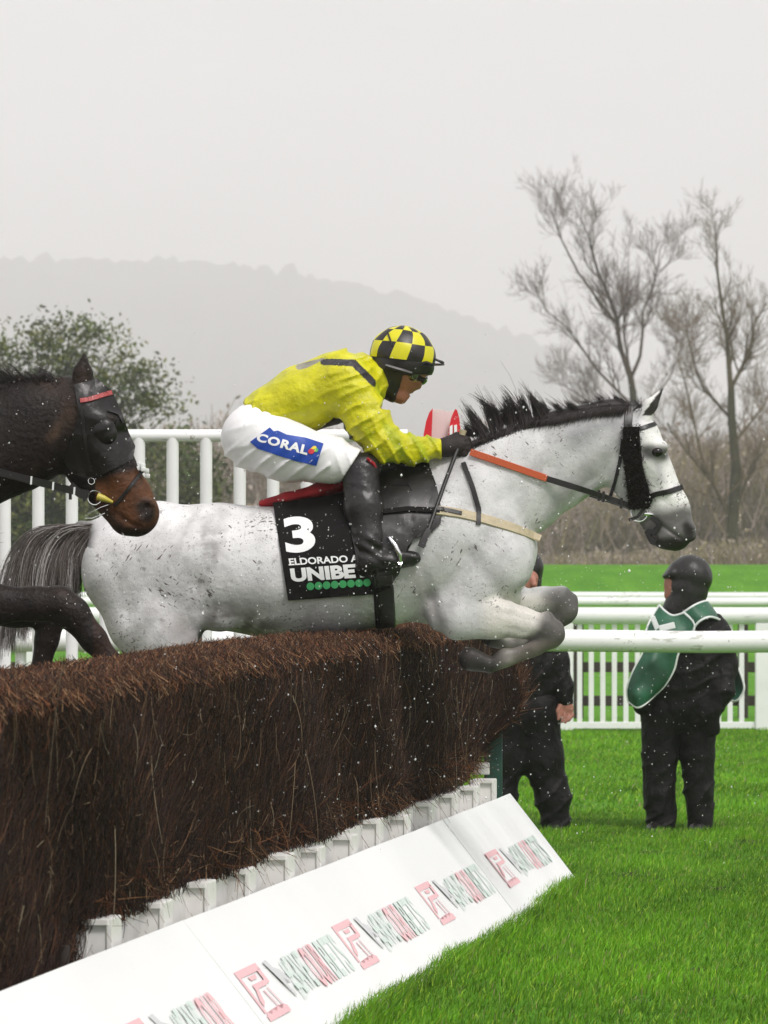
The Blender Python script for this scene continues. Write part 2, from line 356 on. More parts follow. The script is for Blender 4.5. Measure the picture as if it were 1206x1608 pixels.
def strap(name, uv, wpx, material, parent, bvhs, D, th=0.004, off=0.002, n=28, smooth_n=4):
    """strap lying on a body along a path given in the picture"""
    s = F / D; S = poly_sample(uv, n); pts = []; nr = []
    for u, v in S:
        h = hit(bvhs, u, v)
        if h is None: pts.append(None); nr.append(None)
        else: pts.append(h[0].copy()); nr.append(h[1].copy())
    ok = [i for i in range(n) if pts[i] is not None]
    if not ok: return None
    for i in range(n):
        if pts[i] is None:
            j = min(ok, key=lambda q: abs(q - i)); p = pts[j].copy(); yy = p.y
            pts[i] = Vector(((S[i][0] - CX) * yy / F, yy, CH - (S[i][1] - CY) * yy / F)); nr[i] = nr[j].copy()
    for _ in range(smooth_n):
        nr = [(nr[max(i - 1, 0)] + nr[i] * 2 + nr[min(i + 1, n - 1)]).normalized() for i in range(n)]
    pts = [p + q * off for p, q in zip(pts, nr)]
    V, Fc = ribbon(pts, nr, wpx / s, th); mb = MB(); mb.add(V, Fc)
    return mb.build(name, material, parent, smooth=True)

def strap3(name, pts3, wpx, material, parent, D, th=0.004, n=24, nrm=Vector((0, -1, 0))):
    s = F / D; S = poly_sample(pts3, n); pts = [P3(D, u, v, y) for u, v, y in S]
    V, Fc = ribbon(pts, [nrm] * n, wpx / s, th); mb = MB(); mb.add(V, Fc)
    return mb.build(name, material, parent, smooth=True)

def sheet_bm(polys, cut):
    """ngons in 2D cut along a square grid so that they can drape"""
    bm = bmesh.new()
    for pl in polys:
        vs_ = [bm.verts.new((p[0], p[1], 0)) for p in pl]
        try: bm.faces.new(vs_)
        except ValueError: pass
    return grid_cut(bm, cut)

def grid_cut(bm, cut):
    bmesh.ops.triangulate(bm, faces=list(bm.faces))
    for ax in range(2):
        lo = min(v.co[ax] for v in bm.verts); hi = max(v.co[ax] for v in bm.verts)
        x = lo + cut
        while x < hi:
            co = Vector((0, 0, 0)); co[ax] = x; no = Vector((0, 0, 0)); no[ax] = 1
            bmesh.ops.bisect_plane(bm, geom=list(bm.verts) + list(bm.edges) + list(bm.faces), plane_co=co, plane_no=no); x += cut
    bmesh.ops.remove_doubles(bm, verts=list(bm.verts), dist=1e-4)
    return bm

def drape(name, bm, bvhs, material, parent, off=0.004, th=0.0, relax=6, fallback=None):
    """press a 2D sheet (picture pixels) on to a body, optionally with thickness"""
    bm.verts.index_update(); vs_ = list(bm.verts); pos = []; nr = []
    for v in vs_:
        h = hit(bvhs, v.co.x, v.co.y)
        if h is None: pos.append(None); nr.append(None)
        else: pos.append(h[0].copy()); nr.append(h[1].copy())
    ok = [i for i in range(len(vs_)) if pos[i] is not None]
    if not ok: return None
    for i, v in enumerate(vs_):
        if pos[i] is None:
            j = min(ok, key=lambda q: (vs_[q].co - v.co).length_squared); y = pos[j].y
            pos[i] = Vector(((v.co.x - CX) * y / F, y, CH - (v.co.y - CY) * y / F)); nr[i] = nr[j].copy()
    nbs = [[e.other_vert(v).index for e in v.link_edges] for v in vs_]
    for _ in range(relax):
        nr = [(nr[i] + sum((nr[j] for j in nbs[i]), Vector())).normalized() for i in range(len(vs_))]
        dep = [pos[i].y * 0.5 + 0.5 * sum(pos[j].y for j in nbs[i]) / max(len(nbs[i]), 1) for i in range(len(vs_))]
        for i, v in enumerate(vs_):
            y = dep[i]; pos[i] = Vector(((v.co.x - CX) * y / F, y, CH - (v.co.y - CY) * y / F))
    V = [pos[i] + nr[i] * (off + th) for i in range(len(vs_))]; Fc = []
    for f in bm.faces:
        ids = [v.index for v in f.verts]; a, b, c = V[ids[0]], V[ids[1]], V[ids[2]]
        if (b - a).cross(c - a).dot(nr[ids[0]]) < 0: ids.reverse()
        Fc.append(ids)
    if th > 0:
        n = len(V); V += [pos[i] + nr[i] * (off * 0.2) for i in range(n)]; top = [list(q) for q in Fc]
        Fc += [[i + n for i in q[::-1]] for q in top]
        for e in bm.edges:
            if len(e.link_faces) == 1:
                i, j = e.verts[0].index, e.verts[1].index; Fc.append([i, j, j + n, i + n])
    bm.free(); mb = MB(); mb.add(V, Fc); o = mb.build(name, material, parent, smooth=True)
    if th > 0:
        b2 = bmesh.new(); b2.from_mesh(o.data); bmesh.ops.recalc_face_normals(b2, faces=list(b2.faces)); b2.to_mesh(o.data); b2.free()
    o['_bvh'] = 0; del o['_bvh']
    return o

def obj_bvh(o):
    o_mw = o.matrix_basis if o.parent is None else None
    me = o.data; L = o.location
    return BVHTree.FromPolygons([tuple(v.co + L) for v in me.vertices], [tuple(p.vertices) for p in me.polygons])

def text_bm(s, bold=0.02, shear=0.0, sx=1.0):
    """letter outlines as a flat mesh scaled to the unit square (v down)"""
    cu = bpy.data.curves.new('lettering', 'FONT'); cu.body = s; cu.offset = bold; cu.shear = shear; cu.resolution_u = 6; cu.space_character = sx
    ob = bpy.data.objects.new('lettering', cu); COL.objects.link(ob)
    dg = bpy.context.evaluated_depsgraph_get(); ev = ob.evaluated_get(dg); me = bpy.data.meshes.new_from_object(ev)
    bm = bmesh.new(); bm.from_mesh(me); bpy.data.meshes.remove(me); bpy.data.objects.remove(ob); bpy.data.curves.remove(cu)
    xs = [v.co.x for v in bm.verts]; ys = [v.co.y for v in bm.verts]; x0, x1, y0, y1 = min(xs), max(xs), min(ys), max(ys)
    for v in bm.verts: v.co = Vector(((v.co.x - x0) / (x1 - x0), 1 - (v.co.y - y0) / (y1 - y0), 0))
    return bm

def quad_map(bm, q):
    """unit square -> quad TL, TR, BR, BL"""
    tl, tr, br, bl = [Vector((p[0], p[1], 0)) for p in q]
    for v in bm.verts:
        a, b = v.co.x, v.co.y; v.co = (tl * (1 - a) + tr * a) * (1 - b) + (bl * (1 - a) + br * a) * b
    return bm

def circle_poly(u, v, r, n=14, sx=1.0): return [(u + r * sx * math.cos(2 * math.pi * i / n), v + r * math.sin(2 * math.pi * i / n)) for i in range(n)]

def sstep(x, a, b):
    t = np.clip((x - a) / (b - a), 0, 1); return t * t * (3 - 2 * t)

def seg_d(P, a, b):
    """distance in the profile plane from (u,v) to a segment"""
    p = P[..., [0, 2]]; a = np.array(a, float); b = np.array(b, float); d = b - a
    h = np.clip(((p - a) @ d) / (d @ d), 0, 1); return np.linalg.norm(p - a - h[..., None] * d, axis=-1)

def mixc(c, c2, w): return c * (1 - w[:, None]) + np.array(c2)[None] * w[:, None]

# ================================================================== THE SETTING
def ground_z(x, y):
    y = np.asarray(y, float); x = np.asarray(x, float)
    return 1.88 * sstep(y, 92, 117) + 2.5 * sstep(y, 480, 900) + 0.02 * np.sin(x * 1.1 + y * 0.3) * np.sin(y * 0.7 + 1.3) * (y < 60)

def grass_material():
    m = bpy.data.materials.new('turf'); m.use_nodes = True; nt = m.node_tree; b = nt.nodes['Principled BSDF']
    b.inputs['Roughness'].default_value = 0.85; b.inputs['Specular IOR Level'].default_value = 0.08
    tc = nt.nodes.new('ShaderNodeTexCoord')
    def noise(scl, det):
        mp = nt.nodes.new('ShaderNodeMapping'); mp.inputs['Scale'].default_value = scl
        nt.links.new(tc.outputs['Object'], mp.inputs['Vector']); n = nt.nodes.new('ShaderNodeTexNoise'); n.inputs['Scale'].default_value = 1
        n.inputs['Detail'].default_value = det; nt.links.new(mp.outputs[0], n.inputs['Vector']); return n.outputs['Fac']
    cr = nt.nodes.new('ShaderNodeValToRGB'); e = cr.color_ramp.elements
    e[0].position = 0.33; e[0].color = (0.055, 0.185, 0.006, 1); e[1].position = 0.68; e[1].color = (0.13, 0.315, 0.026, 1)
    x = e.new(0.5); x.color = (0.085, 0.24, 0.014, 1)
    ad = nt.nodes.new('ShaderNodeMath'); ad.operation = 'MULTIPLY_ADD'; ad.inputs[1].default_value = 0.5
    m2 = nt.nodes.new('ShaderNodeMath'); m2.operation = 'MULTIPLY'; m2.inputs[1].default_value = 0.5
    nt.links.new(noise((1.6, 0.5, 1), 5), m2.inputs[0]); nt.links.new(noise((14, 5, 8), 6), ad.inputs[0]); nt.links.new(m2.outputs[0], ad.inputs[2])
    nt.links.new(ad.outputs[0], cr.inputs[0])
    sp = nt.nodes.new('ShaderNodeSeparateXYZ'); nt.links.new(tc.outputs['Object'], sp.inputs[0]); mr = nt.nodes.new('ShaderNodeMapRange'); mr.inputs[1].default_value = 128; mr.inputs[2].default_value = 150
    nt.links.new(sp.outputs['Y'], mr.inputs[0]); mx = nt.nodes.new('ShaderNodeMixRGB'); mx.inputs[2].default_value = (0.14, 0.12, 0.085, 1)      # far ground browned to keep green bounce light out of the haze
    nt.links.new(mr.outputs[0], mx.inputs[0]); nt.links.new(cr.outputs[0], mx.inputs[1]); at = nt.nodes.new('ShaderNodeAttribute'); at.attribute_name = 'Col'; m3 = nt.nodes.new('ShaderNodeMixRGB'); m3.inputs[2].default_value = (0.095, 0.098, 0.048, 1)
    nt.links.new(at.outputs['Fac'], m3.inputs[0]); nt.links.new(mx.outputs[0], m3.inputs[1]); nt.links.new(m3.outputs[0], b.inputs['Base Color'])
    bp = nt.nodes.new('ShaderNodeBump'); bp.inputs['Strength'].default_value = 0.8; bp.inputs['Distance'].default_value = 0.05
    nt.links.new(noise((30, 12, 10), 5), bp.inputs['Height']); nt.links.new(bp.outputs[0], b.inputs['Normal'])
    return m
xs = np.r_[-3500, -2500, -1200, -700, -300, -120, -60, np.arange(-30, 31, 1.0), 60, 120, 300, 700, 1200, 2500, 3500]
ys = np.r_[-60, -20, 0, np.arange(6, 60, 0.8), np.arange(60, 125, 2.0), 140, 180, 220, 260, 300, 340, 380, 420, 500, 700, 1000, 1600, 2800, 4300, 6600]
GX, GY = np.meshgrid(xs, ys, indexing='ij'); GZ = ground_z(GX, GY)
ii = np.arange(GX.size).reshape(GX.shape)
gq = np.stack([ii[:-1, :-1], ii[1:, :-1], ii[1:, 1:], ii[:-1, 1:]], -1).reshape(-1, 4)
def dulled(x, y):      # turf colour dulled round the view to cut its green bounce light
    w = np.maximum(1 - sstep(y, 9, 14), (1 - sstep(x - (SL_ * (y - 26.14) + 0.3), -1.6, 0.2)) * (1 - sstep(y, 26, 40))); return np.maximum(w, np.maximum(sstep(np.abs(x), 10, 18) * (1 - sstep(y, 45, 60)), 0))
SL_ = 0.1339
gr = np_mesh('ground', np.stack([GX, GY, GZ], -1).reshape(-1, 3), [gq], grass_material(), None, np.repeat(dulled(GX, GY).reshape(-1, 1), 3, 1), center=False); tag(gr, kind='structure')

# ---- the hill, its wooded ridge fading into the rain
def hill():
    uv = np.array([(-3200, 560), (-2000, 500), (-900, 470), (-500, 440), (-250, 425), (0, 409), (70, 402), (110, 407), (150, 408), (200, 412), (270, 404), (320, 409), (400, 420), (470, 429), (520, 438), (600, 456), (650, 468),
                   (700, 484), (760, 507), (820, 532), (900, 566), (1000, 602), (1100, 640), (1206, 672), (1500, 730), (2200, 800)], float)
    D0, D1 = 2900.0, 5400.0
    xx = np.arange(-2400, 1500, 9.0); tt = np.linspace(0, 1, 70)
    V = np.zeros((len(xx), len(tt) + 6, 3))
    ut = xx * F / D1 + CX; top = CH + (CY - np.interp(ut, uv[:, 0], uv[:, 1])) * D1 / F
    rough = np.random.default_rng(4).normal(size=(len(xx), len(tt) + 6))
    for i in range(len(xx)):
        for j in range(len(tt) + 6):
            if j < len(tt):
                t = tt[j]; y = D0 + (D1 - D0) * t; z = 3.5 + (top[i] - 3.5) * (0.75 * t ** 1.4 + 0.25 * t) + 5.0 * rough[i, j] * (t > 0.35) * (0.5 + 0.5 * math.sin(xx[i] * 0.009 + t * 9) ** 2)
            else:
                q = j - len(tt) + 1; y = D1 + 120 * q; z = 3.5 + (top[i] - 3.5) * (1 - 0.16 * q)
            V[i, j] = (xx[i] * (1 + 0.35 * (y - D0) / D1), y, z)
    V[:, :, 0] = xx[:, None] * (V[:, :, 1] / D1)
    n = len(xx); m = len(tt) + 6; idx = np.arange(n * m).reshape(n, m)
    Q = np.stack([idx[:-1, :-1], idx[1:, :-1], idx[1:, 1:], idx[:-1, 1:]], -1).reshape(-1, 4)
    return np_mesh('hill', V.reshape(-1, 3), [Q], mat('wooded_hillside', (0.055, 0.062, 0.045), 0.95, noise=0.006, noise_amt=0.5, spec=0.05), center=False)
tag(hill(), kind='structure')

# ---- bare and leafy trees
def grow(path, r0, r1, lvl, out, rng, ln):
    """side shoots along a limb, three generations"""
    P = np.array(path, float); K = 7
    d = np.r_[0, np.cumsum(np.linalg.norm(np.diff(P, axis=0), axis=1))]; L = d[-1]
    t = np.linspace(0, L, K); R = np.stack([np.interp(t, d, P[:, k]) for k in range(3)], 1)
    out.append((R, np.linspace(r0, r1, K), lvl))
    if lvl >= 4: return
    n = {0: 10, 1: 6, 2: 4, 3: 3}[lvl]
    for q in range(n):
        f = rng.uniform(0.12, 1.0); p = np.array([np.interp(f * L, d, P[:, k]) for k in range(3)])
        e = 0.04 * L; a = np.array([np.interp(min(f * L + e, L), d, P[:, k]) for k in range(3)]) - np.array([np.interp(max(f * L - e, 0), d, P[:, k]) for k in range(3)])
        a /= np.linalg.norm(a) + 1e-9; side = rng.normal(size=3); side -= a * (side @ a); side /= np.linalg.norm(side)
        an = math.radians(rng.uniform(20, 50)); dr = a * math.cos(an) + side * math.sin(an); dr[2] += 0.12; dr /= np.linalg.norm(dr)
        l = ln * (0.60 ** lvl) * rng.uniform(0.55, 1.1) * (1.15 - 0.25 * f) * (1.25 if lvl else 1.0)
        m1 = p + dr * l * 0.5 + rng.normal(size=3) * l * 0.06; m2 = p + dr * l + np.array([0, 0, 0.13 * l]) + rng.normal(size=3) * l * 0.09
        rr = max((r0 + (r1 - r0) * f) * 0.6, 0.0065)
        grow([p, m1, m2], rr, max(rr * 0.40, 0.0045), lvl + 1, out, rng, ln)

def bare_tree(limbs, trunk, D, name, label, seed, ln, cbase, group=None):
    rng = np.random.default_rng(seed); out = []
    def w3(poly, yo=0.0):
        n = len(poly); return [np.array(W(u, v, D)) + np.array([0, yo * i / max(n - 1, 1), 0]) for i, (u, v) in enumerate(poly)]
    tp = w3(trunk[0]); tk = []
    grow_r = trunk[1]
    tk.append((np.array(tp), np.linspace(grow_r[0], grow_r[1], len(tp))))
    for poly, r0, r1 in limbs: poly = poly[:-1] + [((poly[-1][0] + 5 * poly[-2][0]) / 6, (poly[-1][1] + 5 * poly[-2][1]) / 6)]; grow(w3(poly, rng.uniform(-4, 4)), r0 * 1.15, r1 * 1.2, 0, out, rng, ln)
    root = empty(name, (tp[0][0], D, float(ground_z(tp[0][0], D)))); tag(root, label, 'tree', group)
    mb = MB(); mb.tube([Vector(p) for p in tk[0][0]], list(tk[0][1]), 10); mb.build('trunk', mat('moss_bark', (0.045, 0.042, 0.022), 0.9, noise=3, noise_amt=0.4, spec=0.05), root, smooth=True)
    Vs, Qs, Cs, off = [], [], [], 0
    for lv, sd_ in ((0, 7), (1, 5), (2, 3), (3, 3), (4, 3)):
        g = [o for o in out if o[2] == lv]
        if not g: continue
        V, Q, sid = strands(np.array([o[0] for o in g]), np.array([o[1] for o in g]), sd_)
        tone = rng.uniform(0.75, 1.3, len(g))[sid][:, None]
        c = np.array(cbase if lv < 2 else (cbase[0] * 2.0, cbase[1] * 1.85, cbase[2] * 2.1))[None] * tone
        Vs.append(V); Qs.append(Q + off); Cs.append(c); off += len(V)
    np_mesh('crown', np.concatenate(Vs), [np.concatenate(Qs)], M['bark'], root, np.concatenate(Cs))
    return root
BT = 'bare winter trees beyond the course'
bare_tree([([(997, 618), (965, 523), (969, 495), (941, 475), (921, 463), (901, 423), (881, 387), (865, 344), (849, 312)], 0.10, 0.018),
           ([(989, 586), (973, 546), (967, 483), (941, 443), (925, 379), (909, 355), (917, 292)], 0.12, 0.018),
           ([(992, 592), (1005, 562), (1011, 507), (1009, 483), (1029, 447), (1037, 399), (1040, 340)], 0.08, 0.016),
           ([(996, 640), (941, 586), (917, 554), (901, 523), (861, 495), (845, 459), (800, 430)], 0.07, 0.014),
           ([(990, 590), (979, 515), (989, 419), (997, 348)], 0.06, 0.014),
           ([(999, 660), (940, 640), (880, 600), (820, 600)], 0.05, 0.012),
           ([(1000, 650), (1050, 600), (1075, 540), (1090, 470)], 0.05, 0.012)],
          ([(1003, 888), (1003, 800), (1002, 700), (997, 640), (990, 590)], (0.34, 0.15)), 250.0, 'bare_tree',
          'tall bare tree whose dark forked limbs rise above the grey horse\'s poll', 3, 1.75, (0.056, 0.038, 0.026), BT)
bare_tree([([(1148, 620), (1140, 519), (1128, 459), (1124, 419), (1120, 360), (1118, 310)], 0.12, 0.016),
           ([(1148, 610), (1180, 550), (1188, 499), (1206, 478), (1230, 430)], 0.09, 0.016),
           ([(1150, 813), (1108, 737), (1096, 678), (1076, 578), (1052, 530)], 0.08, 0.016),
           ([(1146, 815), (1120, 765), (1048, 678), (1010, 610)], 0.07, 0.014),
           ([(1152, 817), (1180, 730), (1204, 705), (1250, 650)], 0.08, 0.014),
           ([(1150, 700), (1200, 640), (1260, 590)], 0.07, 0.014), ([(1150, 660), (1100, 600), (1085, 520), (1080, 430)], 0.07, 0.014)],
          ([(1150, 890), (1151, 817), (1156, 737), (1149, 658), (1148, 598)], (0.32, 0.15)), 232.0, 'bare_tree',
          'bare mossy tree branching low above the green bank by the right edge', 8, 1.65, (0.076, 0.060, 0.030), BT)

def thicket(name, prof, D, dz, n, seed, cols, label, hgt=0.0, leafn=0, size=0.06):
    """a far-off mass of leafless scrub: upright twigs and a few dead leaves"""
    rng = np.random.default_rng(seed); prof = np.array(prof, float)
    u = rng.uniform(prof[0, 0], prof[-1, 0], n); dd = D + rng.uniform(0, dz, n); topv = np.interp(u, prof[:, 0], prof[:, 1])
    zt = CH + (CY - topv) * D / F; x = (u - CX) * D / F; gz = ground_z(x, dd)
    f = np.sqrt(rng.uniform(0, 1, n)); z1 = gz + (zt - gz) * f * rng.uniform(0.85, 1.04, n); L = rng.uniform(0.7, 2.2, n) * np.minimum(1, (zt - gz) / 2.4) * D / 150
    p2 = np.stack([x, dd, z1], 1); lean = rng.normal(size=(n, 3)) * np.array([0.42, 0.3, 0.1])
    p0 = p2 - np.stack([lean[:, 0] * L, lean[:, 1] * L, L], 1); p1 = (p0 + p2) / 2 + rng.normal(size=(n, 3)) * 0.08 * D / 150
    V, Q, sid = strands(bez(p0, p1, p2, 4), np.linspace(1, 0.35, 4)[None] * rng.uniform(0.5, 1.4, n)[:, None] * 0.024 * D / 150, 3)
    C = np.array(cols, float); c = C[rng.integers(0, len(C), n)] * rng.uniform(0.7, 1.3, n)[:, None]; c = c[sid]
    polys = [Q]
    if leafn:
        k = rng.integers(0, n, leafn); ctr = p0[k] + (p2[k] - p0[k]) * rng.uniform(0.2, 1.05, leafn)[:, None] + rng.normal(size=(leafn, 3)) * 0.15 * D / 150
        a = rng.normal(size=(leafn, 3)); a /= np.linalg.norm(a, axis=1)[:, None]; b = np.cross(a, rng.normal(size=(leafn, 3))); b /= np.linalg.norm(b, axis=1)[:, None]
        s_ = size * D / 150 * rng.uniform(0.5, 1.4, leafn)[:, None]
        LV = np.stack([ctr - a * s_, ctr + b * s_ * 0.5, ctr + a * s_, ctr - b * s_ * 0.5], 1).reshape(-1, 3)
        polys.append(np.arange(leafn * 4).reshape(-1, 4) + len(V)); V = np.concatenate([V, LV])
        lc = C[rng.integers(0, len(C), leafn)] * rng.uniform(0.8, 1.5, leafn)[:, None]; c = np.concatenate([c, np.repeat(lc, 4, 0)])
    o = np_mesh(name, V, polys, M['leaf'], None, c); tag(o, label, 'scrub', kind='stuff'); return o
BR = [(0.34, 0.275, 0.235), (0.28, 0.235, 0.20), (0.40, 0.33, 0.28), (0.26, 0.225, 0.165)]  # scrub tones raised, the mist's paleness put into the colour
OL = [(0.27, 0.235, 0.12), (0.20, 0.18, 0.09), (0.31, 0.25, 0.15)]
thicket('far_scrub', [(640, 700), (700, 672), (780, 640), (860, 655), (960, 665), (1040, 655), (1130, 672), (1210, 650), (1330, 660)], 300, 24, 9000, 21, BR,
        'far brown leafless scrub under the bare trees', leafn=9000, size=0.11)
thicket('near_scrub', [(740, 800), (850, 760), (930, 772), (1010, 702), (1090, 680), (1210, 662), (1320, 690)], 240, 14, 5500, 22, BR + OL,
        'olive and brown scrub rising from the top of the green bank', leafn=7000, size=0.08)
thicket('hedge_scrub', [(800, 868), (980, 862), (1100, 848), (1200, 838), (1320, 842)], 190, 6, 1700, 23, OL + BR[1:], 'low tangled hedge along the foot of the scrub', leafn=2500, size=0.06)
thicket('brown_scrub', [(-300, 720), (-100, 700), (120, 660), (270, 655), (330, 630), (420, 628), (500, 645), (600, 690), (720, 720)], 270, 20, 6500, 24, BR + [(0.2, 0.155, 0.09)],
        'pale brown scrub behind the tall white wing', leafn=9000, size=0.11)

def leafy_tree(D, poly, name, label, seed, nclump, base_u):
    rng = np.random.default_rng(seed); poly = np.array(poly, float)
    def inside(p):
        x, y = p; c = False; j = len(poly) - 1
        for i in range(len(poly)):
            if (poly[i][1] > y) != (poly[j][1] > y) and x < (poly[j][0] - poly[i][0]) * (y - poly[i][1]) / (poly[j][1] - poly[i][1]) + poly[i][0]: c = not c
            j = i
        return c
    cl = []; k = D / 104
    while len(cl) < nclump:
        p = rng.uniform(poly.min(0), poly.max(0))
        if inside(p): cl.append(np.array(W(p[0], p[1], D)) + np.array([0, rng.normal() * 0.9 * k, 0]))
    cl = np.array(cl); root = empty(name, (W(base_u, CY, D)[0], D, float(ground_z(0, D)))); tag(root, label, 'tree')
    gz = float(ground_z(0, D)); bx = W(base_u, CY, D)[0]; mb = MB(); th = cl[:, 2].max() - gz
    mb.tube([(bx, D, gz - 0.1), (bx + 0.05, D, gz + th * 0.25), (bx + 0.1, D + 0.1, gz + th * 0.5), (bx + 0.2, D, gz + th * 0.75)], [0.16 * k, 0.13 * k, 0.08 * k, 0.02 * k], 9)
    mb.build('trunk', mat('tree_bark', (0.05, 0.04, 0.028), 0.9, noise=8, noise_amt=0.4), root, smooth=True)
    n = len(cl); st = np.stack([np.full(n, bx), np.full(n, D), gz + 0.8 + rng.uniform(0, 0.55, n) * (cl[:, 2] - gz)], 1)
    mid = (st + cl) / 2 + rng.normal(size=(n, 3)) * 0.15 - np.array([0, 0, 0.25]); V, Q, sid = strands(bez(st, mid, cl, 6), (np.linspace(0.035, 0.006, 6)[None] * k).repeat(n, 0), 4)
    np_mesh('limbs', V, [Q], M['bark'], root, np.tile((0.05, 0.04, 0.03), (len(V), 1)))
    per = 60; N = n * per; ctr = np.repeat(cl, per, 0) + rng.normal(size=(N, 3)) * np.repeat(rng.uniform(0.10, 0.26, n), per)[:, None] * k * np.array([1.25, 1, 0.8])
    a = rng.normal(size=(N, 3)); a /= np.linalg.norm(a, axis=1)[:, None]; b = np.cross(a, rng.normal(size=(N, 3))); b /= np.linalg.norm(b, axis=1)[:, None]
    s_ = k * rng.uniform(0.035, 0.075, N)[:, None]
    LV = np.stack([ctr - a * s_, ctr + b * s_ * 0.5, ctr + a * s_, ctr - b * s_ * 0.5], 1).reshape(-1, 3)
    pal = np.array([(0.080, 0.108, 0.020), (0.045, 0.070, 0.014), (0.125, 0.130, 0.028), (0.06, 0.065, 0.022)])
    lc = pal[np.repeat(rng.integers(0, 4, n), per)] * rng.uniform(0.7, 1.35, N)[:, None]
    np_mesh('leaves', LV, [np.arange(N * 4).reshape(-1, 4)], M['leaf'], root, np.repeat(lc, 4, 0))
leafy_tree(160, [(-170, 560), (-90, 500), (-20, 530), (20, 520), (60, 500), (98, 492), (118, 515), (150, 512), (178, 518), (196, 545), (205, 575), (235, 572), (250, 596), (292, 628), (270, 650), (245, 665), (255, 720),
                 (235, 800), (215, 880), (-150, 880), (-180, 700)], 'leafy_tree', 'olive green leafy tree behind the dark brown horse\'s head', 31, 560, 60)
leafy_tree(165, [(255, 690), (300, 675), (330, 690), (345, 730), (335, 800), (345, 880), (250, 880), (262, 780)], 'leafy_bush', 'small green bush seen between the white wing bars', 33, 90, 300)

# ---- white running rails and barriers
WP = M['white_paint']
def running_rail(y, zc, r, x0, x1, posts, name, label, group):
    root = empty(name, ((x0 + x1) / 2, y, 0)); tag(root, label, 'rail', group)
    mb = MB(); n = 14; mb.tube([(x0 + (x1 - x0) * i / n, y, zc + 0.006 * math.sin(i * 2.1)) for i in range(n + 1)], r, 20); mb.build('rail', WP, root, smooth=True)
    for x in np.arange(x0 + 1.1, x1, 2.6 if y < 60 else 6.0):
        p = MB(); p.tube([(x - 0.05, y, zc), (x + 0.05, y, zc)], r * 1.035, 20); p.build('joint_sleeve', WP, root, smooth=True)
    for x in posts:
        p = MB(); gz = float(ground_z(x, y)); p.tube([(x, y + r * 0.6, gz - 0.1), (x, y + r * 0.6, zc)], 0.035, 12); p.build('post', WP, root, smooth=True)
    return root
running_rail(31.1, 1.192, 0.068, -5.5, 7.5, [-4.82, -2.22, 0.38, 2.98, 5.58], 'running_rail', 'thick white plastic rail in front of the steward in the green bib', None)
running_rail(82, 1.19, 0.072, -14, 20, np.arange(-13, 20, 3.0), 'running_rail', 'nearer of the two thin white rails below the green bank', None)
running_rail(98, 1.225, 0.075, -16, 24, np.arange(-15, 24, 3.0), 'running_rail', 'farther of the two thin white rails, directly under the green bank', None)

def picket_barrier():
    y = 52.6; s = F / y; root = empty('picket_barrier', (0.5, y, 0)); tag(root, 'white picket crowd barrier standing on the grass behind both stewards', 'barrier')
    mb = MB(); mb.tube([(-9 + i * 1.5, y, 1.185) for i in range(16)], 0.088, 16); mb.build('top_rail', WP, root, smooth=True)
    b = MB(); b.box((2.25, y, 0.055), (11.2, 0.025, 0.035), bev=0.008); b.build('bottom_rail', WP, root)
    x = (892 - CX) / s - 40 * 0.1195; p0 = None; big = [(887 - CX) / s, (1199 - CX) / s, (42 - CX) / s]
    for bx in big:
        p = MB(); p.box((bx, y, 0.55), (0.085, 0.06, 0.56), bev=0.01); p.build('post', WP, root)
    k = 0
    while x < 5.2 and k < 100:
        if all(abs(x - q) > 0.12 for q in big) and x > -4.6:
            if p0 is None:
                m_ = MB(); m_.box((x, y, 0.61), (0.026, 0.012, 0.52), bev=0.006); p0 = m_.build('picket', WP, root)
            else:
                c = p0.copy(); COL.objects.link(c); c.location = (x, y, p0.location.z); attach(c, root)
            k += 1
        x += 0.1195
picket_barrier()

def dark_fence():
    y = 57.5; s = F / y; root = empty('timber_fence', (2, y, 0)); tag(root, 'dark timber post and rail fence seen through the white pickets', 'fence')
    for z in (0.57, 0.19):
        b = MB(); b.box((2, y, z), (9, 0.03, 0.058), bev=0.01); b.build('rail', M['wood_dark'], root)
    for u in (-60, 200, 648, 908, 1166, 1430):
        x = (u - CX) / s; p = MB(); p.box((x, y - 0.08, 0.5), (0.055, 0.05, 0.62), bev=0.012); p.build('post', M['wood_dark'], root)
dark_fence()

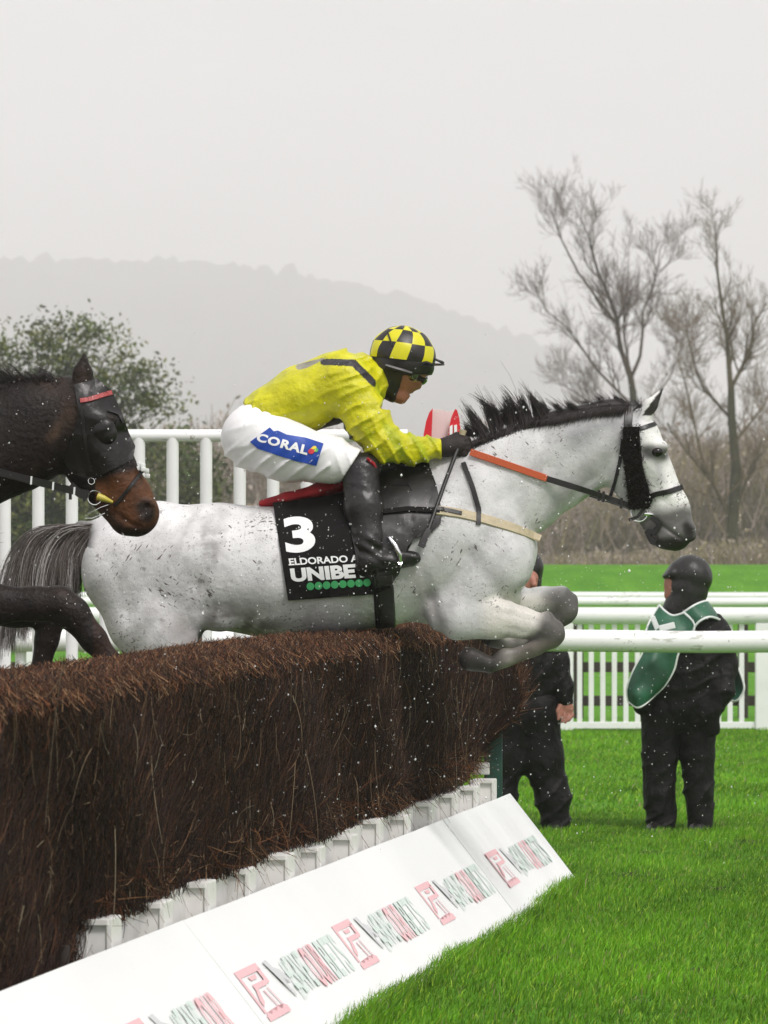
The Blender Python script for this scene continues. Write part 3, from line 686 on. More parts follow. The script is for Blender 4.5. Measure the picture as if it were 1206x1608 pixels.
# ---- the tall wing beside the fence and its red and white end markers
def wing():
    y = 27.6; s = F / y; X = lambda u: (u - CX) / s; Z = lambda v: CH - (v - CY) / s
    root = empty('fence_wing', (X(300), y, 0)); tag(root, 'tall white wing with upright bars behind the jockey', 'fence wing')
    mb = MB(); x0, x1 = X(-330), X(640); mb.tube([(x0 + (x1 - x0) * i / 8, y, Z(684)) for i in range(9)], 0.034, 20); mb.build('top_rail', WP, root, smooth=True)
    for zz in (0.9, 0.22):
        q = MB(); q.tube([(x0 + (x1 - x0) * i / 8, y + 0.05, zz) for i in range(9)], 0.028, 16); q.build('lower_rail', WP, root, smooth=True)
    for k in range(-6, 12):
        u = 7.5 + 52.7 * k; p = MB(); p.tube([(X(u), y, -0.05), (X(u), y, Z(688))], 0.0335, 14); p.build('bar', WP, root, smooth=True)
    return y
wing()
def marker():
    D = 28.0; s = F / D; X = lambda u: (u - CX) / s; Z = lambda v: CH - (v - CY) / s
    root = empty('wing_marker', (X(693), D, 0)); tag(root, 'red and white upright marker showing above the jockey\'s gloved hand', 'marker')
    def slab(poly, y, t, m, name):
        n = len(poly); V = [(X(u), y, Z(v)) for u, v in poly] + [(X(u), y + t, Z(v)) for u, v in poly]
        Fc = [list(range(n))[::-1], list(range(n, 2 * n))] + [[i, (i + 1) % n, n + (i + 1) % n, n + i] for i in range(n)]
        mb = MB(); mb.add(V, Fc); o = mb.build(name, m, root); b2 = bmesh.new(); b2.from_mesh(o.data); bmesh.ops.recalc_face_normals(b2, faces=list(b2.faces)); b2.to_mesh(o.data); b2.free()
    zb = 1010
    slab([(679, 643), (681, 642), (700, 644), (700, zb), (668, zb), (668, 700)], D + 0.05, 0.05, M['pink_plastic'], 'panel')
    slab([(700.5, 646), (712, 644), (712, zb), (700.5, zb)], D + 0.09, 0.05, M['pink_plastic'], 'panel')
    slab([(679.5, 641), (674, 648), (669, 662), (665.5, 680), (663.5, 700), (663.5, zb), (677, zb), (677.5, 690), (678.5, 664)], D - 0.02, 0.06, M['red_plastic'], 'red_edge')
    arch = [(703, 690), (705, 672), (708.5, 656), (713, 645), (715.5, 642), (718, 645), (721, 656), (723, 672), (724, 690), (724, zb), (703, zb)]
    slab(arch, D - 0.02, 0.06, M['red_plastic'], 'red_edge')
    slab([(706, 670), (710.5, 667), (710.5, zb), (704.5, zb)], D - 0.028, 0.007, WP, 'stripe'); slab([(713, 668), (717.5, 667), (717.5, zb), (713, zb)], D - 0.028, 0.007, WP, 'stripe')
marker()

# ================================================================== THE FENCE
SL = 0.1339                                            # the fence line drifts right as it recedes
FE = 26.14
def xr(d): return 0.562 + SL * (d - FE)                # right-hand face at the top
def ztop(d): return np.interp(d, [8, 14, 16.2, 18.1, 19.9, 22, 25, 26.4], [1.25, 1.272, 1.286, 1.300, 1.324, 1.330, 1.356, 1.358])
def zbase(d): return np.interp(d, [8, 15.0, 15.3, 18, 23, 26.4], [0.24, 0.25, 0.54, 0.56, 0.58, 0.61])
def bulge(d, z): return 0.135 * np.exp(-((26.45 - d) / 0.42) ** 2) * np.exp(-((z - 0.98) / 0.26) ** 2) - 0.05 * sstep(z, 1.1, 1.36) + 0.02 * np.sin(d * 3.1 + z * 4) - 0.16 * sstep(d, 25.0, 26.3) * (1 - sstep(z, 0.62, 0.92))
def brush_fence():
    root = empty('brush_fence', (xr(19) - 0.2, 19, 0)); tag(root, 'brown birch brush steeplechase fence being jumped by the horses', 'jump fence')
    rng = np.random.default_rng(5); TH = 0.46
    # core
    ds = np.arange(10.5, 26.45, 0.15); V = []
    for d in ds:
        zt, zb = ztop(d) - 0.02, 0.12; k = 13
        zs = np.linspace(zb, zt, k); x = xr(d) + bulge(d, zs) - 0.035 - 0.10 * (zs < zbase(d) - 0.02); V += [(x[i], d, zs[i]) for i in range(k)]
        V += [(xr(d) - 0.13, d, zt + 0.02), (xr(d) - TH + 0.06, d, zt + 0.02)]; V += [(xr(d) - TH + 0.03, d, z) for z in zs[::-1]]
    m = 28; n = len(ds); Q = []
    for i in range(n - 1):
        for j in range(m):
            j2 = (j + 1) % m; Q.append((i * m + j, i * m + j2, (i + 1) * m + j2, (i + 1) * m + j))
    capf = np.array([[j for j in range(m)][::-1], [(n - 1) * m + j for j in range(m)]])
    core = np_mesh('brush_core', V, [np.array(Q), capf], M['birch_core'], root, smooth=False)
    dark = np.array([(0.029, 0.0108, 0.0052), (0.017, 0.0068, 0.004), (0.048, 0.0175, 0.008), (0.010, 0.0045, 0.003)]); tan = np.array([(0.25, 0.115, 0.05), (0.20, 0.075, 0.032), (0.33, 0.19, 0.10), (0.15, 0.055, 0.024)])
    Vs, Qs, Cs, off = [], [], [], [0]
    def put(p0, p1, p2, r, c, K=4, sd_=3):
        V, Q, sid = strands(bez(p0, p1, p2, K), r[:, None] * np.linspace(1, 0.35, K)[None], sd_); Vs.append(V); Qs.append(Q + off[0]); Cs.append(c[sid]); off[0] += len(V)
    # right-hand face: leaning twigs
    N = 125000; d = 26.4 - (26.4 - 10.4) * rng.uniform(0, 1, N) ** 0.92; f = rng.uniform(-0.05, 1, N); zb = zbase(d); z0 = zb + (ztop(d) - 0.1 - zb) * f
    L = rng.uniform(0.03, 0.17, N); z2 = np.minimum(z0 + L, ztop(d) + rng.normal(size=N) * 0.012); lean = L * (rng.normal(size=N) * 0.75 + 0.6 * np.sin(d * 2.2 + 3 * z0))
    d2 = np.minimum(d + lean, 26.55); o0 = rng.uniform(-0.03, 0.012, N); o2 = o0 + rng.normal(size=N) * 0.02
    p0 = np.stack([xr(d) + bulge(d, z0) + o0, d, z0], 1); p2 = np.stack([xr(d2) + bulge(d2, z2) + o2, d2, z2], 1); p1 = (p0 + p2) / 2 + rng.normal(size=(N, 3)) * np.array([0.012, 0.04, 0.02])
    fr = sstep((z2 - zbase(d)) / (ztop(d) - zbase(d)), 0.88, 1.04); patch = 0.5 + 0.5 * np.sin(d * 1.7 + z0 * 5 + 2 * np.sin(d * 0.6)); pick = rng.uniform(size=N)
    c = dark[rng.integers(0, 4, N)] * rng.uniform(0.6, 1.5, N)[:, None]; tn = tan[rng.integers(0, 4, N)] * rng.uniform(0.6, 1.2, N)[:, None]
    w = np.where(pick < 0.06 + 0.10 * patch + 0.28 * fr, 1.0, 0.0) * rng.uniform(0.25, 1, N); c = c * (1 - w[:, None]) + tn * 0.75 * w[:, None]
    put(p0, p1, p2, rng.lognormal(math.log(0.0012), 0.4, N), c)
    # the clipped top: short upright tips, foxy brown
    N = 66000; d = rng.uniform(10.4, 26.5, N); o = 0.015 - TH * rng.uniform(0, 1, N) + rng.normal(size=N) * 0.012; crown = -0.045 * np.clip((o + 0.08) / 0.1, 0, 1) ** 2 - 0.03 * np.clip((-o - TH + 0.08) / 0.1, 0, 1) ** 2
    zt = ztop(d) + crown + rng.normal(size=N) * 0.010 + 0.008 * np.sin(d * 9) ; L = rng.uniform(0.008, 0.045, N); a = rng.normal(size=(N, 3)) * np.array([0.7, 0.7, 0.1])
    p2 = np.stack([xr(d) + o, d, zt], 1); p0 = p2 - np.stack([a[:, 0] * L, a[:, 1] * L, L], 1); p1 = (p0 + p2) / 2 + rng.normal(size=(N, 3)) * 0.004
    c = tan[rng.integers(0, 4, N)] * rng.uniform(0.35, 1.15, N)[:, None]; k = rng.uniform(size=N) < 0.5; c[k] = dark[rng.integers(0, 4, k.sum())] * 1.3
    put(p0, p1, p2, rng.uniform(0.0013, 0.0026, N), c, K=3)
    # left-hand face
    N = 12000; d = rng.uniform(10.4, 26.3, N); z0 = zbase(d) + (ztop(d) - zbase(d)) * rng.uniform(0, 0.85, N); z2 = np.minimum(z0 + rng.uniform(0.1, 0.4, N), ztop(d))
    p0 = np.stack([xr(d) - TH + rng.normal(size=N) * 0.015, d, z0], 1); p2 = np.stack([xr(d) - TH + rng.normal(size=N) * 0.02, d + rng.normal(size=N) * 0.1, z2], 1)
    put(p0, (p0 + p2) / 2, p2, rng.uniform(0.0014, 0.003, N), dark[rng.integers(0, 4, N)] * rng.uniform(0.6, 1.6, N)[:, None], K=3)
    # far end, brush sticking out
    N = 5000; z0 = rng.uniform(0.62, 1.3, N); o = -rng.uniform(-0.02, TH, N); d = np.full(N, 26.35)
    p0 = np.stack([xr(d) + o + bulge(d, z0) * (o > -0.1), d, z0], 1); L = rng.uniform(0.05, 0.2, N)
    p2 = p0 + np.stack([rng.normal(size=N) * 0.04 + 0.03, L * 0.5, rng.normal(size=N) * 0.05 + L * 0.7], 1); p2[:, 2] = np.minimum(p2[:, 2], 1.34)
    put(p0, (p0 + p2) / 2, p2, rng.uniform(0.0012, 0.0026, N), np.concatenate([dark, tan * 0.6])[rng.integers(0, 8, N)], K=3)
    # near end, the same
    N = 9000; z0 = rng.uniform(0.12, 1.24, N); o = -rng.uniform(0.0, TH, N); d = np.full(N, 10.5); L = rng.uniform(0.06, 0.3, N)
    p0 = np.stack([xr(d) + o + rng.normal(size=N) * 0.02, d + 0.02, z0], 1); p2 = p0 + np.stack([rng.normal(size=N) * 0.05, -L * rng.uniform(0.05, 0.35, N), L], 1); p2[:, 2] = np.minimum(p2[:, 2], 1.27)
    put(p0, (p0 + p2) / 2, p2, rng.uniform(0.0012, 0.0026, N), np.concatenate([dark, tan * 0.6])[rng.integers(0, 8, N)], K=3)
    # ragged lower edge, loose pale sprigs
    N = 2600; d = rng.uniform(12, 26.3, N); zb = zbase(d); p0 = np.stack([xr(d) + bulge(d, zb + 0.1) + rng.uniform(-0.06, 0.02, N), d, zb + rng.uniform(0.02, 0.14, N)], 1)
    a = rng.normal(size=(N, 3)) * np.array([0.35, 1, 0.5]) + np.array([0.25, 0, -0.35]); L = rng.uniform(0.04, 0.15, N); p2 = p0 + a * L[:, None]
    c = np.concatenate([dark, tan])[rng.integers(0, 8, N)] * rng.uniform(0.6, 1.1, N)[:, None]; put(p0, (p0 + p2) / 2 + rng.normal(size=(N, 3)) * 0.015, p2, rng.uniform(0.0011, 0.0024, N), c)
    N = 380; d = rng.uniform(12.5, 26, N); z0 = rng.uniform(0.6, 1.25, N); p0 = np.stack([xr(d) + bulge(d, z0) + 0.02, d, z0], 1)
    a = rng.normal(size=(N, 3)) * np.array([0.12, 1, 0.8]); L = rng.uniform(0.08, 0.32, N); p2 = p0 + a * L[:, None]; p2[:, 2] = np.clip(p2[:, 2], 0.4, 1.36)
    c = np.array([(0.30, 0.22, 0.13), (0.22, 0.14, 0.08), (0.35, 0.29, 0.19)])[rng.integers(0, 3, N)] * rng.uniform(0.5, 1.0, N)[:, None]
    put(p0, (p0 + p2) / 2 + rng.normal(size=(N, 3)) * np.array([0.02, 0.04, 0.04]), p2, rng.uniform(0.0009, 0.0018, N), c, K=6)
    br = np_mesh('birch_brush', np.concatenate(Vs), [np.concatenate(Qs)], M['birch'], root, np.concatenate(Cs)); br['kind'] = 'stuff'
    # white guard at the foot: square blocks with recesses
    ax = (Vector((1, -SL, 0)).normalized(), Vector((SL, 1, 0)).normalized(), Vector((0, 0, 1)))
    b = MB(); b.box((xr(20.8) - 0.035, 20.8, 0.272), (0.02, 5.48, 0.272), ax, 0.003); b.build('guard_board', M['old_white'], root)
    d = 15.5; k = 0
    while d < 26.0:
        b = MB(); x = xr(d) - 0.012 + rng.normal() * 0.004; h = 0.274 + rng.normal() * 0.005; b.box((x, d, h), (0.056, 0.13, h), ax, 0.006); o = b.build('guard_block', M['old_white'], root)
        # raised edge boards framing the end grain seen from the camera side
        q = MB(); q.box((x + 0.050, d - 0.138, h), (0.008, 0.009, h + 0.004), ax, 0.002); q.build('edge_strip', M['old_white'], o)
        q = MB(); q.box((x - 0.004, d - 0.138, 2 * h - 0.006), (0.050, 0.008, 0.009), ax, 0.002); q.build('edge_strip', M['old_white'], o)
        d += 0.86; k += 1
    # dark stakes and the pale sill at the near end
    for dd, oo in ((14.95, 0.0), (14.8, -0.08), (15.15, -0.03)):
        p = MB(); p.tube([(xr(dd) + oo - 0.02, dd, 0.0), (xr(dd) + oo - 0.01, dd, 0.5)], 0.024, 10); p.build('stake', M['wood_dark'], root, smooth=True)
    p = MB(); p.box((xr(13.4) + 0.05, 13.4, 0.20), (0.10, 1.8, 0.035), ax, 0.01); p.build('sill', M['wood_sill'], root)
    p = MB(); p.box((xr(13.4) + 0.02, 13.4, 0.0825), (0.06, 1.75, 0.0825), ax, 0.005); p.build('sill_support', M['wood_dark'], root)
    p = MB(); p.box((0.575, 26.5, 0.42), (0.040, 0.04, 0.46), bev=0.006); p.build('end_post', M['green_post'], root)
    p = MB(); p.box((0.50, 26.36, 0.592), (0.045, 0.07, 0.03), bev=0.006); p.build('cap_block', M['old_white'], root)
brush_fence()

# ---- sloping advertising boards on the landing side
BX = lambda d, t: (1.003 + SL * (d - FE)) + t * (-0.359)
BZ = lambda t: t * 0.466
BN = Vector((0.466, -SL * 0.466, 0.359)).normalized()
def board_pt(d, t, lift=0.0):
    p = Vector((BX(d, t), d, BZ(t) + 0.005)); return p + BN * lift
PRINTS = [12.35, 14.45, 16.6, 18.8, 21.2, 23.75]
def board(d0, d1, label, seed, lift0=0.0):
    root = empty('advertising_board', board_pt((d0 + d1) / 2, 0.0)); root.location.z = 0; tag(root, label, 'board', 'white advertising boards along the fence')
    n = 14; V = []; Fc = []; rng = random.Random(seed)
    for i in range(n + 1):
        d = d0 + (d1 - d0) * i / n; w = 0.0025 * math.sin(i * 1.3 + seed)
        V += [board_pt(d, -0.03, lift0 + w), board_pt(d, 0.5, lift0 + w * 1.6), board_pt(d, 1.0, lift0 + w), board_pt(d, 1.0, lift0 - 0.022), board_pt(d, 0.5, lift0 - 0.022), board_pt(d, -0.03, lift0 - 0.022)]
    for i in range(n):
        for k in range(6):
            k2 = (k + 1) % 6; Fc.append([i * 6 + k, i * 6 + k2, (i + 1) * 6 + k2, (i + 1) * 6 + k])
    Fc += [[0, 1, 4, 5], [1, 2, 3, 4], [n * 6 + k for k in (5, 4, 1, 0)], [n * 6 + k for k in (4, 3, 2, 1)]]
    mb = MB(); mb.add(V, Fc); o = mb.build('panel', M['board_white'], root); bb = bmesh.new(); bb.from_mesh(o.data); bmesh.ops.recalc_face_normals(bb, faces=list(bb.faces))
    bb.to_mesh(o.data); bb.free()
    q = MB()
    for d in np.linspace(d0 + 0.4, d1 - 0.4, 3): q.box((BX(d, 1) - 0.06, d, 0.20), (0.02, 0.03, 0.20))
    q.build('support', M['old_white'], root)
    def place(bm, da, db, t0, t1, m, name, lift=0.0045, slant=0.0):
        """unit-square artwork -> board between distances da..db and heights t0..t1"""
        bm.verts.ensure_lookup_table(); bm.verts.index_update(); V = []
        for v in bm.verts:
            t = t1 + (t0 - t1) * v.co.y; V.append(board_pt(da + (db - da) * v.co.x + slant * (t - t0), t, lift0 + lift))
        Fc = [[v.index for v in f.verts] for f in bm.faces]; bm.free()
        if not Fc: return
        a, b, c = [V[i] for i in Fc[0][:3]]
        if (b - a).cross(c - a).dot(BN) < 0: Fc = [f[::-1] for f in Fc]
        m2 = MB(); m2.add(V, Fc); m2.build(name, m, root)
    def shape(polys):
        bm = bmesh.new()
        for p in polys: bm.faces.new([bm.verts.new((x, y, 0)) for x, y in p])
        bmesh.ops.triangulate(bm, faces=list(bm.faces)); return bm
    S = 2.35
    for p in PRINTS:
        def inb(a, b): return p + a >= d0 + 0.02 and p + b <= d1 - 0.02
        t0, t1 = 0.31, 0.58
        if inb(0, 0.6):     # red emblem: block with a looped white figure, stem and foot bar
            red = [[(0, 0), (1, 0), (1, 0.14), (0, 0.14)], [(0, 0.14), (0.10, 0.14), (0.10, 0.84), (0, 0.84)], [(0.86, 0.10), (1, 0.10), (1, 0.40), (0.86, 0.40)],
                   [(0.30, 0.32), (0.86, 0.32), (0.86, 0.42), (0.30, 0.42)], [(0.36, 0.17), (0.70, 0.17), (0.66, 0.25), (0.40, 0.25)], [(0.30, 0.42), (0.42, 0.42), (0.30, 0.66), (0.16, 0.74), (0.16, 0.62)],
                   [(0.0, 0.90), (0.12, 0.84), (0.24, 0.90), (0.36, 0.83), (0.48, 0.90), (0.62, 0.82), (0.74, 0.90), (0.88, 0.83), (1, 0.88), (1, 1), (0, 1)],
                   [(0.55, 0.48), (0.60, 0.48), (0.70, 0.84), (0.66, 0.84)], [(0.76, 0.46), (0.80, 0.46), (0.90, 0.84), (0.86, 0.84)]]
            place(shape(red), p, p + 0.44, 0.27, 0.61, M['print_red'], 'emblem')
        if inb(0.6, 0.9):   # grey running-animal flash
            an = [[(0.0, 0.02), (0.30, 0.0), (0.42, 0.20), (0.75, 0.30), (1.0, 0.62), (0.80, 0.60), (0.62, 0.48), (0.55, 0.62), (0.70, 0.92), (0.56, 0.92), (0.34, 0.60), (0.20, 0.34)]]
            place(shape(an), p + 0.56, p + 0.80, t0, t1 + 0.02, M['print_grey'], 'flash')
        for word, a, b, m_ in (('#SAVE', 0.80, 1.24, 'print_green'), ('OUR', 1.27, 1.60, 'print_red'), ('BETS', 1.63, 2.06, 'print_green')):
            if inb(a, b): place(text_bm(word, 0.02), p + a, p + b, t0 - 0.02, t1, M[m_], 'lettering')
board(9.5, 16.45, 'nearest long white printed board at the lower left under the brush', 1, 0.004)
board(16.47, 23.31, 'long white printed board in the middle of the row below the guard blocks', 2)
board(23.34, 26.14, 'short white printed board at the far right end beside the open grass', 3, 0.002)

# ---- grass blades
HOOF = [(1.28, 27.0, 0.12), (1.46, 26.6, 0.09), (2.15, 30.2, 0.12), (1.75, 22.1, 0.10), (1.25, 20.4, 0.07), (2.05, 24.6, 0.10), (0.95, 18.9, 0.07), (1.55, 29.2, 0.10), (0.62, 19.6, 0.06), (1.9, 34.5, 0.15), (2.5, 41, 0.2), (1.5, 44, 0.2), (1.34, 19.0, 0.06), (1.7, 25.8, 0.08)]
def grass():
    rng = np.random.default_rng(9)
    def patch(n, y0, y1, x0, x1, hgt, wid, pw=1.0):
        y = y0 + (y1 - y0) * rng.uniform(0, 1, n) ** pw; x = rng.uniform(x0, x1, n); keep = (x > 1.003 + SL * (y - FE) - 0.05) | (y > FE + 0.1)
        return x[keep], y[keep], hgt, wid
    Vs, Ts, Qs, Cs, off = [], [], [], [], 0
    for (x, y, hgt, wid) in (patch(430000, 13.5, 34, -2.2, 4.6, 0.040, 0.0026), patch(230000, 33.5, 54, -5, 8, 0.040, 0.0050), patch(22000, 14, 26.14, -2.2, 2.6, 0.075, 0.0028)):
        n = len(x); edge = 1.003 + SL * (y - FE)
        if hgt > 0.07: x = edge + np.abs(rng.normal(size=n)) * 0.05 - 0.045
        lump = 0.5 + 0.5 * np.sin(x * 3.1 + 1.7 * np.sin(y * 0.9)) * np.sin(y * 1.3 + 1.1 * np.sin(x * 2.3)); lump2 = 0.5 + 0.5 * np.sin(x * 9 + y * 2.2) * np.sin(y * 5.1 - x * 4)
        h = hgt * rng.uniform(0.45, 1.25, n) * (0.7 + 0.5 * lump); a = rng.uniform(0, 2 * np.pi, n); w = wid * rng.uniform(0.7, 1.3, n)
        ld = rng.uniform(0.1, 0.9, n) * h; la = rng.normal(size=n) * 1.1 + 0.4
        z = ground_z(x, y) - 0.004; bx, by = np.cos(a) * w, np.sin(a) * w; lx, ly = np.cos(la) * ld, np.sin(la) * ld
        V = np.stack([np.stack([x - bx, y - by, z], 1), np.stack([x + bx, y + by, z], 1), np.stack([x + bx * 0.7 + lx * 0.35, y + by * 0.7 + ly * 0.35, z + h * 0.6], 1),
                      np.stack([x - bx * 0.7 + lx * 0.35, y - by * 0.7 + ly * 0.35, z + h * 0.6], 1), np.stack([x + lx, y + ly, z + h], 1)], 1).reshape(-1, 3)
        i = np.arange(n) * 5 + off; Qs.append(np.stack([i, i + 1, i + 2, i + 3], 1)); Ts.append(np.stack([i + 3, i + 2, i + 4], 1)); Vs.append(V); off += 5 * n
        g = np.array((0.104, 0.262, 0.006))[None] * (0.42 + 0.95 * (0.5 * lump + 0.25 * lump2 + 0.25 * (0.5 + 0.5 * np.sin(0.9 * x + 0.55 * y + 2.2 * np.sin(0.35 * y)))))[:, None] * rng.uniform(0.65, 1.35, n)[:, None]
        for (hx, hy, hr) in HOOF:
            q2 = ((x - hx) / hr) ** 2 + ((y - hy) / (hr * 2.2)) ** 2; k2 = q2 < rng.uniform(0.3, 1.3, n); g[k2] *= 0.38; V.reshape(-1, 5, 3)[k2, :, 2] *= 0.5; kk = q2 < 0.25; g[kk] = (0.05, 0.04, 0.02)
        yel = rng.uniform(size=n) < 0.13; g[yel] = np.array((0.23, 0.36, 0.025)) * rng.uniform(0.6, 1.3, yel.sum())[:, None]
        dry = rng.uniform(size=n) < 0.025; g[dry] = (0.24, 0.22, 0.10)
        Cs.append(np.repeat(g, 5, 0))
    o = np_mesh('grass', np.concatenate(Vs), [np.concatenate(Qs), np.concatenate(Ts)], M['grass'], None, np.concatenate(Cs), smooth=False); tag(o, 'short wet green turf beside the fence', 'grass', kind='stuff')
grass()

# ---- rain and spray thrown up by the horses
def spray():
    rng = np.random.default_rng(17); n = 4400
    d = rng.uniform(15, 26, n); u = rng.uniform(-150, 1360, n); v = rng.uniform(560, 1330, n)
    k = n // 2; u[:k] = rng.normal(560, 330, k); v[:k] = rng.normal(900, 190, k)
    keep = (v > 520) & (v < 1420); d, u, v = d[keep], u[keep], v[keep]
    P = np.stack([(u - CX) * d / F, d, CH - (v - CY) * d / F], 1); P = P[P[:, 2] > 0.05]; n = len(P); r = np.minimum(rng.lognormal(math.log(0.0012), 0.45, n), 0.0045)
    oc = np.array([(1, 0, 0), (-1, 0, 0), (0, 1, 0), (0, -1, 0), (0, 0, 1), (0, 0, -1)], float)
    V = P[:, None] + oc[None] * r[:, None, None] * np.stack([np.ones(n), np.ones(n), rng.uniform(1, 1.7, n)], 1)[:, None]
    t = np.array([(0, 2, 4), (2, 1, 4), (1, 3, 4), (3, 0, 4), (2, 0, 5), (1, 2, 5), (3, 1, 5), (0, 3, 5)])
    T = (t[None] + 6 * np.arange(n)[:, None, None]).reshape(-1, 3)
    o = np_mesh('rain_spray', V.reshape(-1, 3), [T], M['drop']); tag(o, 'fine white drops of rain and spray in the air round the horses', 'spray', kind='stuff')
spray()

def haze():
    b = MB(); b.box((0, 3080, 186), (2700, 3160, 188.5)); m = bpy.data.materials.new('rainy_air'); m.use_nodes = True; nt = m.node_tree; nt.nodes.clear()
    o_ = nt.nodes.new('ShaderNodeOutputMaterial'); pv = nt.nodes.new('ShaderNodeVolumePrincipled'); pv.inputs['Density'].default_value = HAZE; pv.inputs['Color'].default_value = (0.995, 0.993, 0.995, 1)
    pv.inputs['Anisotropy'].default_value = 0.0; nt.links.new(pv.outputs[0], o_.inputs['Volume'])
    o = b.build('haze', m); tag(o, 'pale rain haze over the whole course', 'haze', kind='stuff')
HAZE = 0.00042
haze()

# ================================================================== HORSES
def leg_chain(B, pts, ks, k=12): B.chain(pts, ks, k); return B

def hair_tubes(name, roots, mids, tips, r, cols, parent, D, K=7, sides=3):
    """strands given in picture pixels + depth"""
    s = F / D
    def w(A): return np.stack([(A[:, 0] - CX) / s, D + A[:, 1] / s, CH - (A[:, 2] - CY) / s], 1)
    V, Q, sid = strands(bez(w(roots), w(mids), w(tips), K), r[:, None] * np.linspace(1, 0.15, K)[None] ** 0.7, sides)
    return np_mesh(name, V, [Q], M['hair'], parent, cols[sid])

# ---- the grey
GD = 22.5
GB = Body(GD, 2.7)
# trunk: rump, loin, barrel, girth, shoulder
GB.chain([(222, 890, 88), (258, 884, 87), (340, 889, 94), (430, 899, 98), (520, 890, 100), (600, 873, 104), (670, 856, 108)], [0.86, 1.0, 1.02, 1.06, 1.08, 1.0, 0.86], 26)
GB.chain([(660, 850, 108), (735, 850, 99)], [0.88, 0.80], 26)
GB.chain([(560, 800, 34), (640, 760, 40), (705, 736, 36)], [0.7, 0.55, 0.42], 34)           # withers
GB.cone((745, 880, 88), (765, 862, 78), 0.78, 22)
# croup and dock
GB.chain([(240, 836, 42), (190, 838, 32), (158, 836, 15)], [1.1, 0.8, 0.8], 26); GB.chain([(160, 832, 13), (128, 829, 9), (95, 838, 6)], 0.9, 10)
for sy in (-1, 1):                                        # thighs, haunches
    GB.cone((212, 900, 80, 34 * sy), (245, 985, 62, 46 * sy), 0.72, 26)
    GB.cone((262, 880, 40, 66 * sy), (300, 930, 34, 60 * sy), 0.7, 26)
GB.chain([(238, 975, 66, -46), (262, 1015, 46, -48), (225, 1078, 30, -46), (172, 1136, 20, -44)], [0.7, 0.66, 0.6, 0.62], 16)
GB.chain([(172, 1136, 20, -44), (140, 1185, 13, -44), (108, 1236, 12.5, -44), (92, 1262, 12, -44)], [0.7, 0.8, 0.9, 0.9], 7)
GB.cone((96, 1258, 12, -44), (84, 1290, 17, -44), 0.95, 4)
GB.chain([(236, 980, 60, 44), (268, 1020, 44, 46), (236, 1086, 29, 46), (188, 1148, 19, 44)], [0.7, 0.66, 0.6, 0.62], 16)
GB.chain([(188, 1148, 19, 44), (158, 1198, 13, 44), (128, 1250, 12.5, 44), (112, 1276, 12, 44)], [0.7, 0.8, 0.9, 0.9], 7); GB.cone((116, 1272, 12, 44), (104, 1304, 17, 44), 0.95, 4)
GB.cone((300, 962, 26, -48), (345, 968, 22, -50), 0.9, 24); GB.cone((300, 962, 26, 48), (345, 968, 22, 50), 0.9, 24)
# shoulder blade and upper arm, near side a clear step in front of the girth
for sy in (-1, 1):
    GB.cone((738, 790, 62, 34 * sy), (778, 880, 58, 46 * sy), 0.58, 20)
    GB.cone((775, 885, 56, 48 * sy), (706, 962, 38, 54 * sy), 0.66, 14)
GB.cone((690, 930, 52, 0), (770, 930, 48, 0), 1.1, 22)
# near foreleg folded under
GB.chain([(720, 966, 40, -58), (775, 968, 35, -58), (818, 978, 24.5, -58), (846, 984, 20, -58)], [0.66, 0.62, 0.66, 0.84], 8)
GB.cone((854, 984, 21.5, -58), (866, 995, 19.5, -58), 0.85, 6); GB.ball((871, 985, 11.5, -58), 0.9, 5); GB.ball((858, 968, 9, -62), 0.9, 5); GB.ball((850, 1003, 8, -60), 0.9, 6)
GB.chain([(862, 1004, 15.5, -58), (834, 1017, 11.5, -57), (800, 1029, 11.5, -56)], 0.8, 5); GB.chain([(846, 1022, 6, -57), (804, 1038, 6, -56)], 0.8, 4); GB.ball((792, 1031, 14.5, -56), 0.85, 6)
GB.chain([(790, 1034, 14, -56), (768, 1044, 12, -56)], 0.9, 6); GB.cone((766, 1042, 13, -56), (738, 1034, 20, -56), 0.9, 4)
# far foreleg, a little higher and farther out
GB.chain([(760, 948, 40, 52), (815, 948, 27, 54), (858, 944, 21.5, 54), (878, 944, 21, 54)], [0.68, 0.68, 0.76, 0.85], 9); GB.ball((886, 930, 9, 50), 0.9, 5)
GB.cone((880, 943, 22, 54), (891, 957, 19.5, 54), 0.85, 6); GB.ball((898, 943, 11.5, 54), 0.9, 5)
GB.chain([(886, 966, 17, 54), (850, 992, 13.5, 54), (820, 1008, 13.5, 54)], 0.85, 8); GB.chain([(818, 1010, 15.5, 54), (800, 1014, 12, 54)], 0.9, 6); GB.cone((798, 1010, 13, 54), (776, 1000, 18, 54), 0.9, 4)
# neck
GB.chain([(722, 800, 88), (770, 772, 84), (806, 752, 75), (850, 730, 66), (890, 714, 60), (936, 694, 54), (966, 682, 46)], [0.68, 0.60, 0.54, 0.52, 0.52, 0.56, 0.6], 22)
GB.chain([(742, 716, 20), (800, 694, 20), (880, 668, 17), (950, 651, 15), (990, 650, 14)], 0.6, 26)
GB.chain([(850, 806, 24), (888, 768, 20), (925, 750, 18)], 0.8, 26)
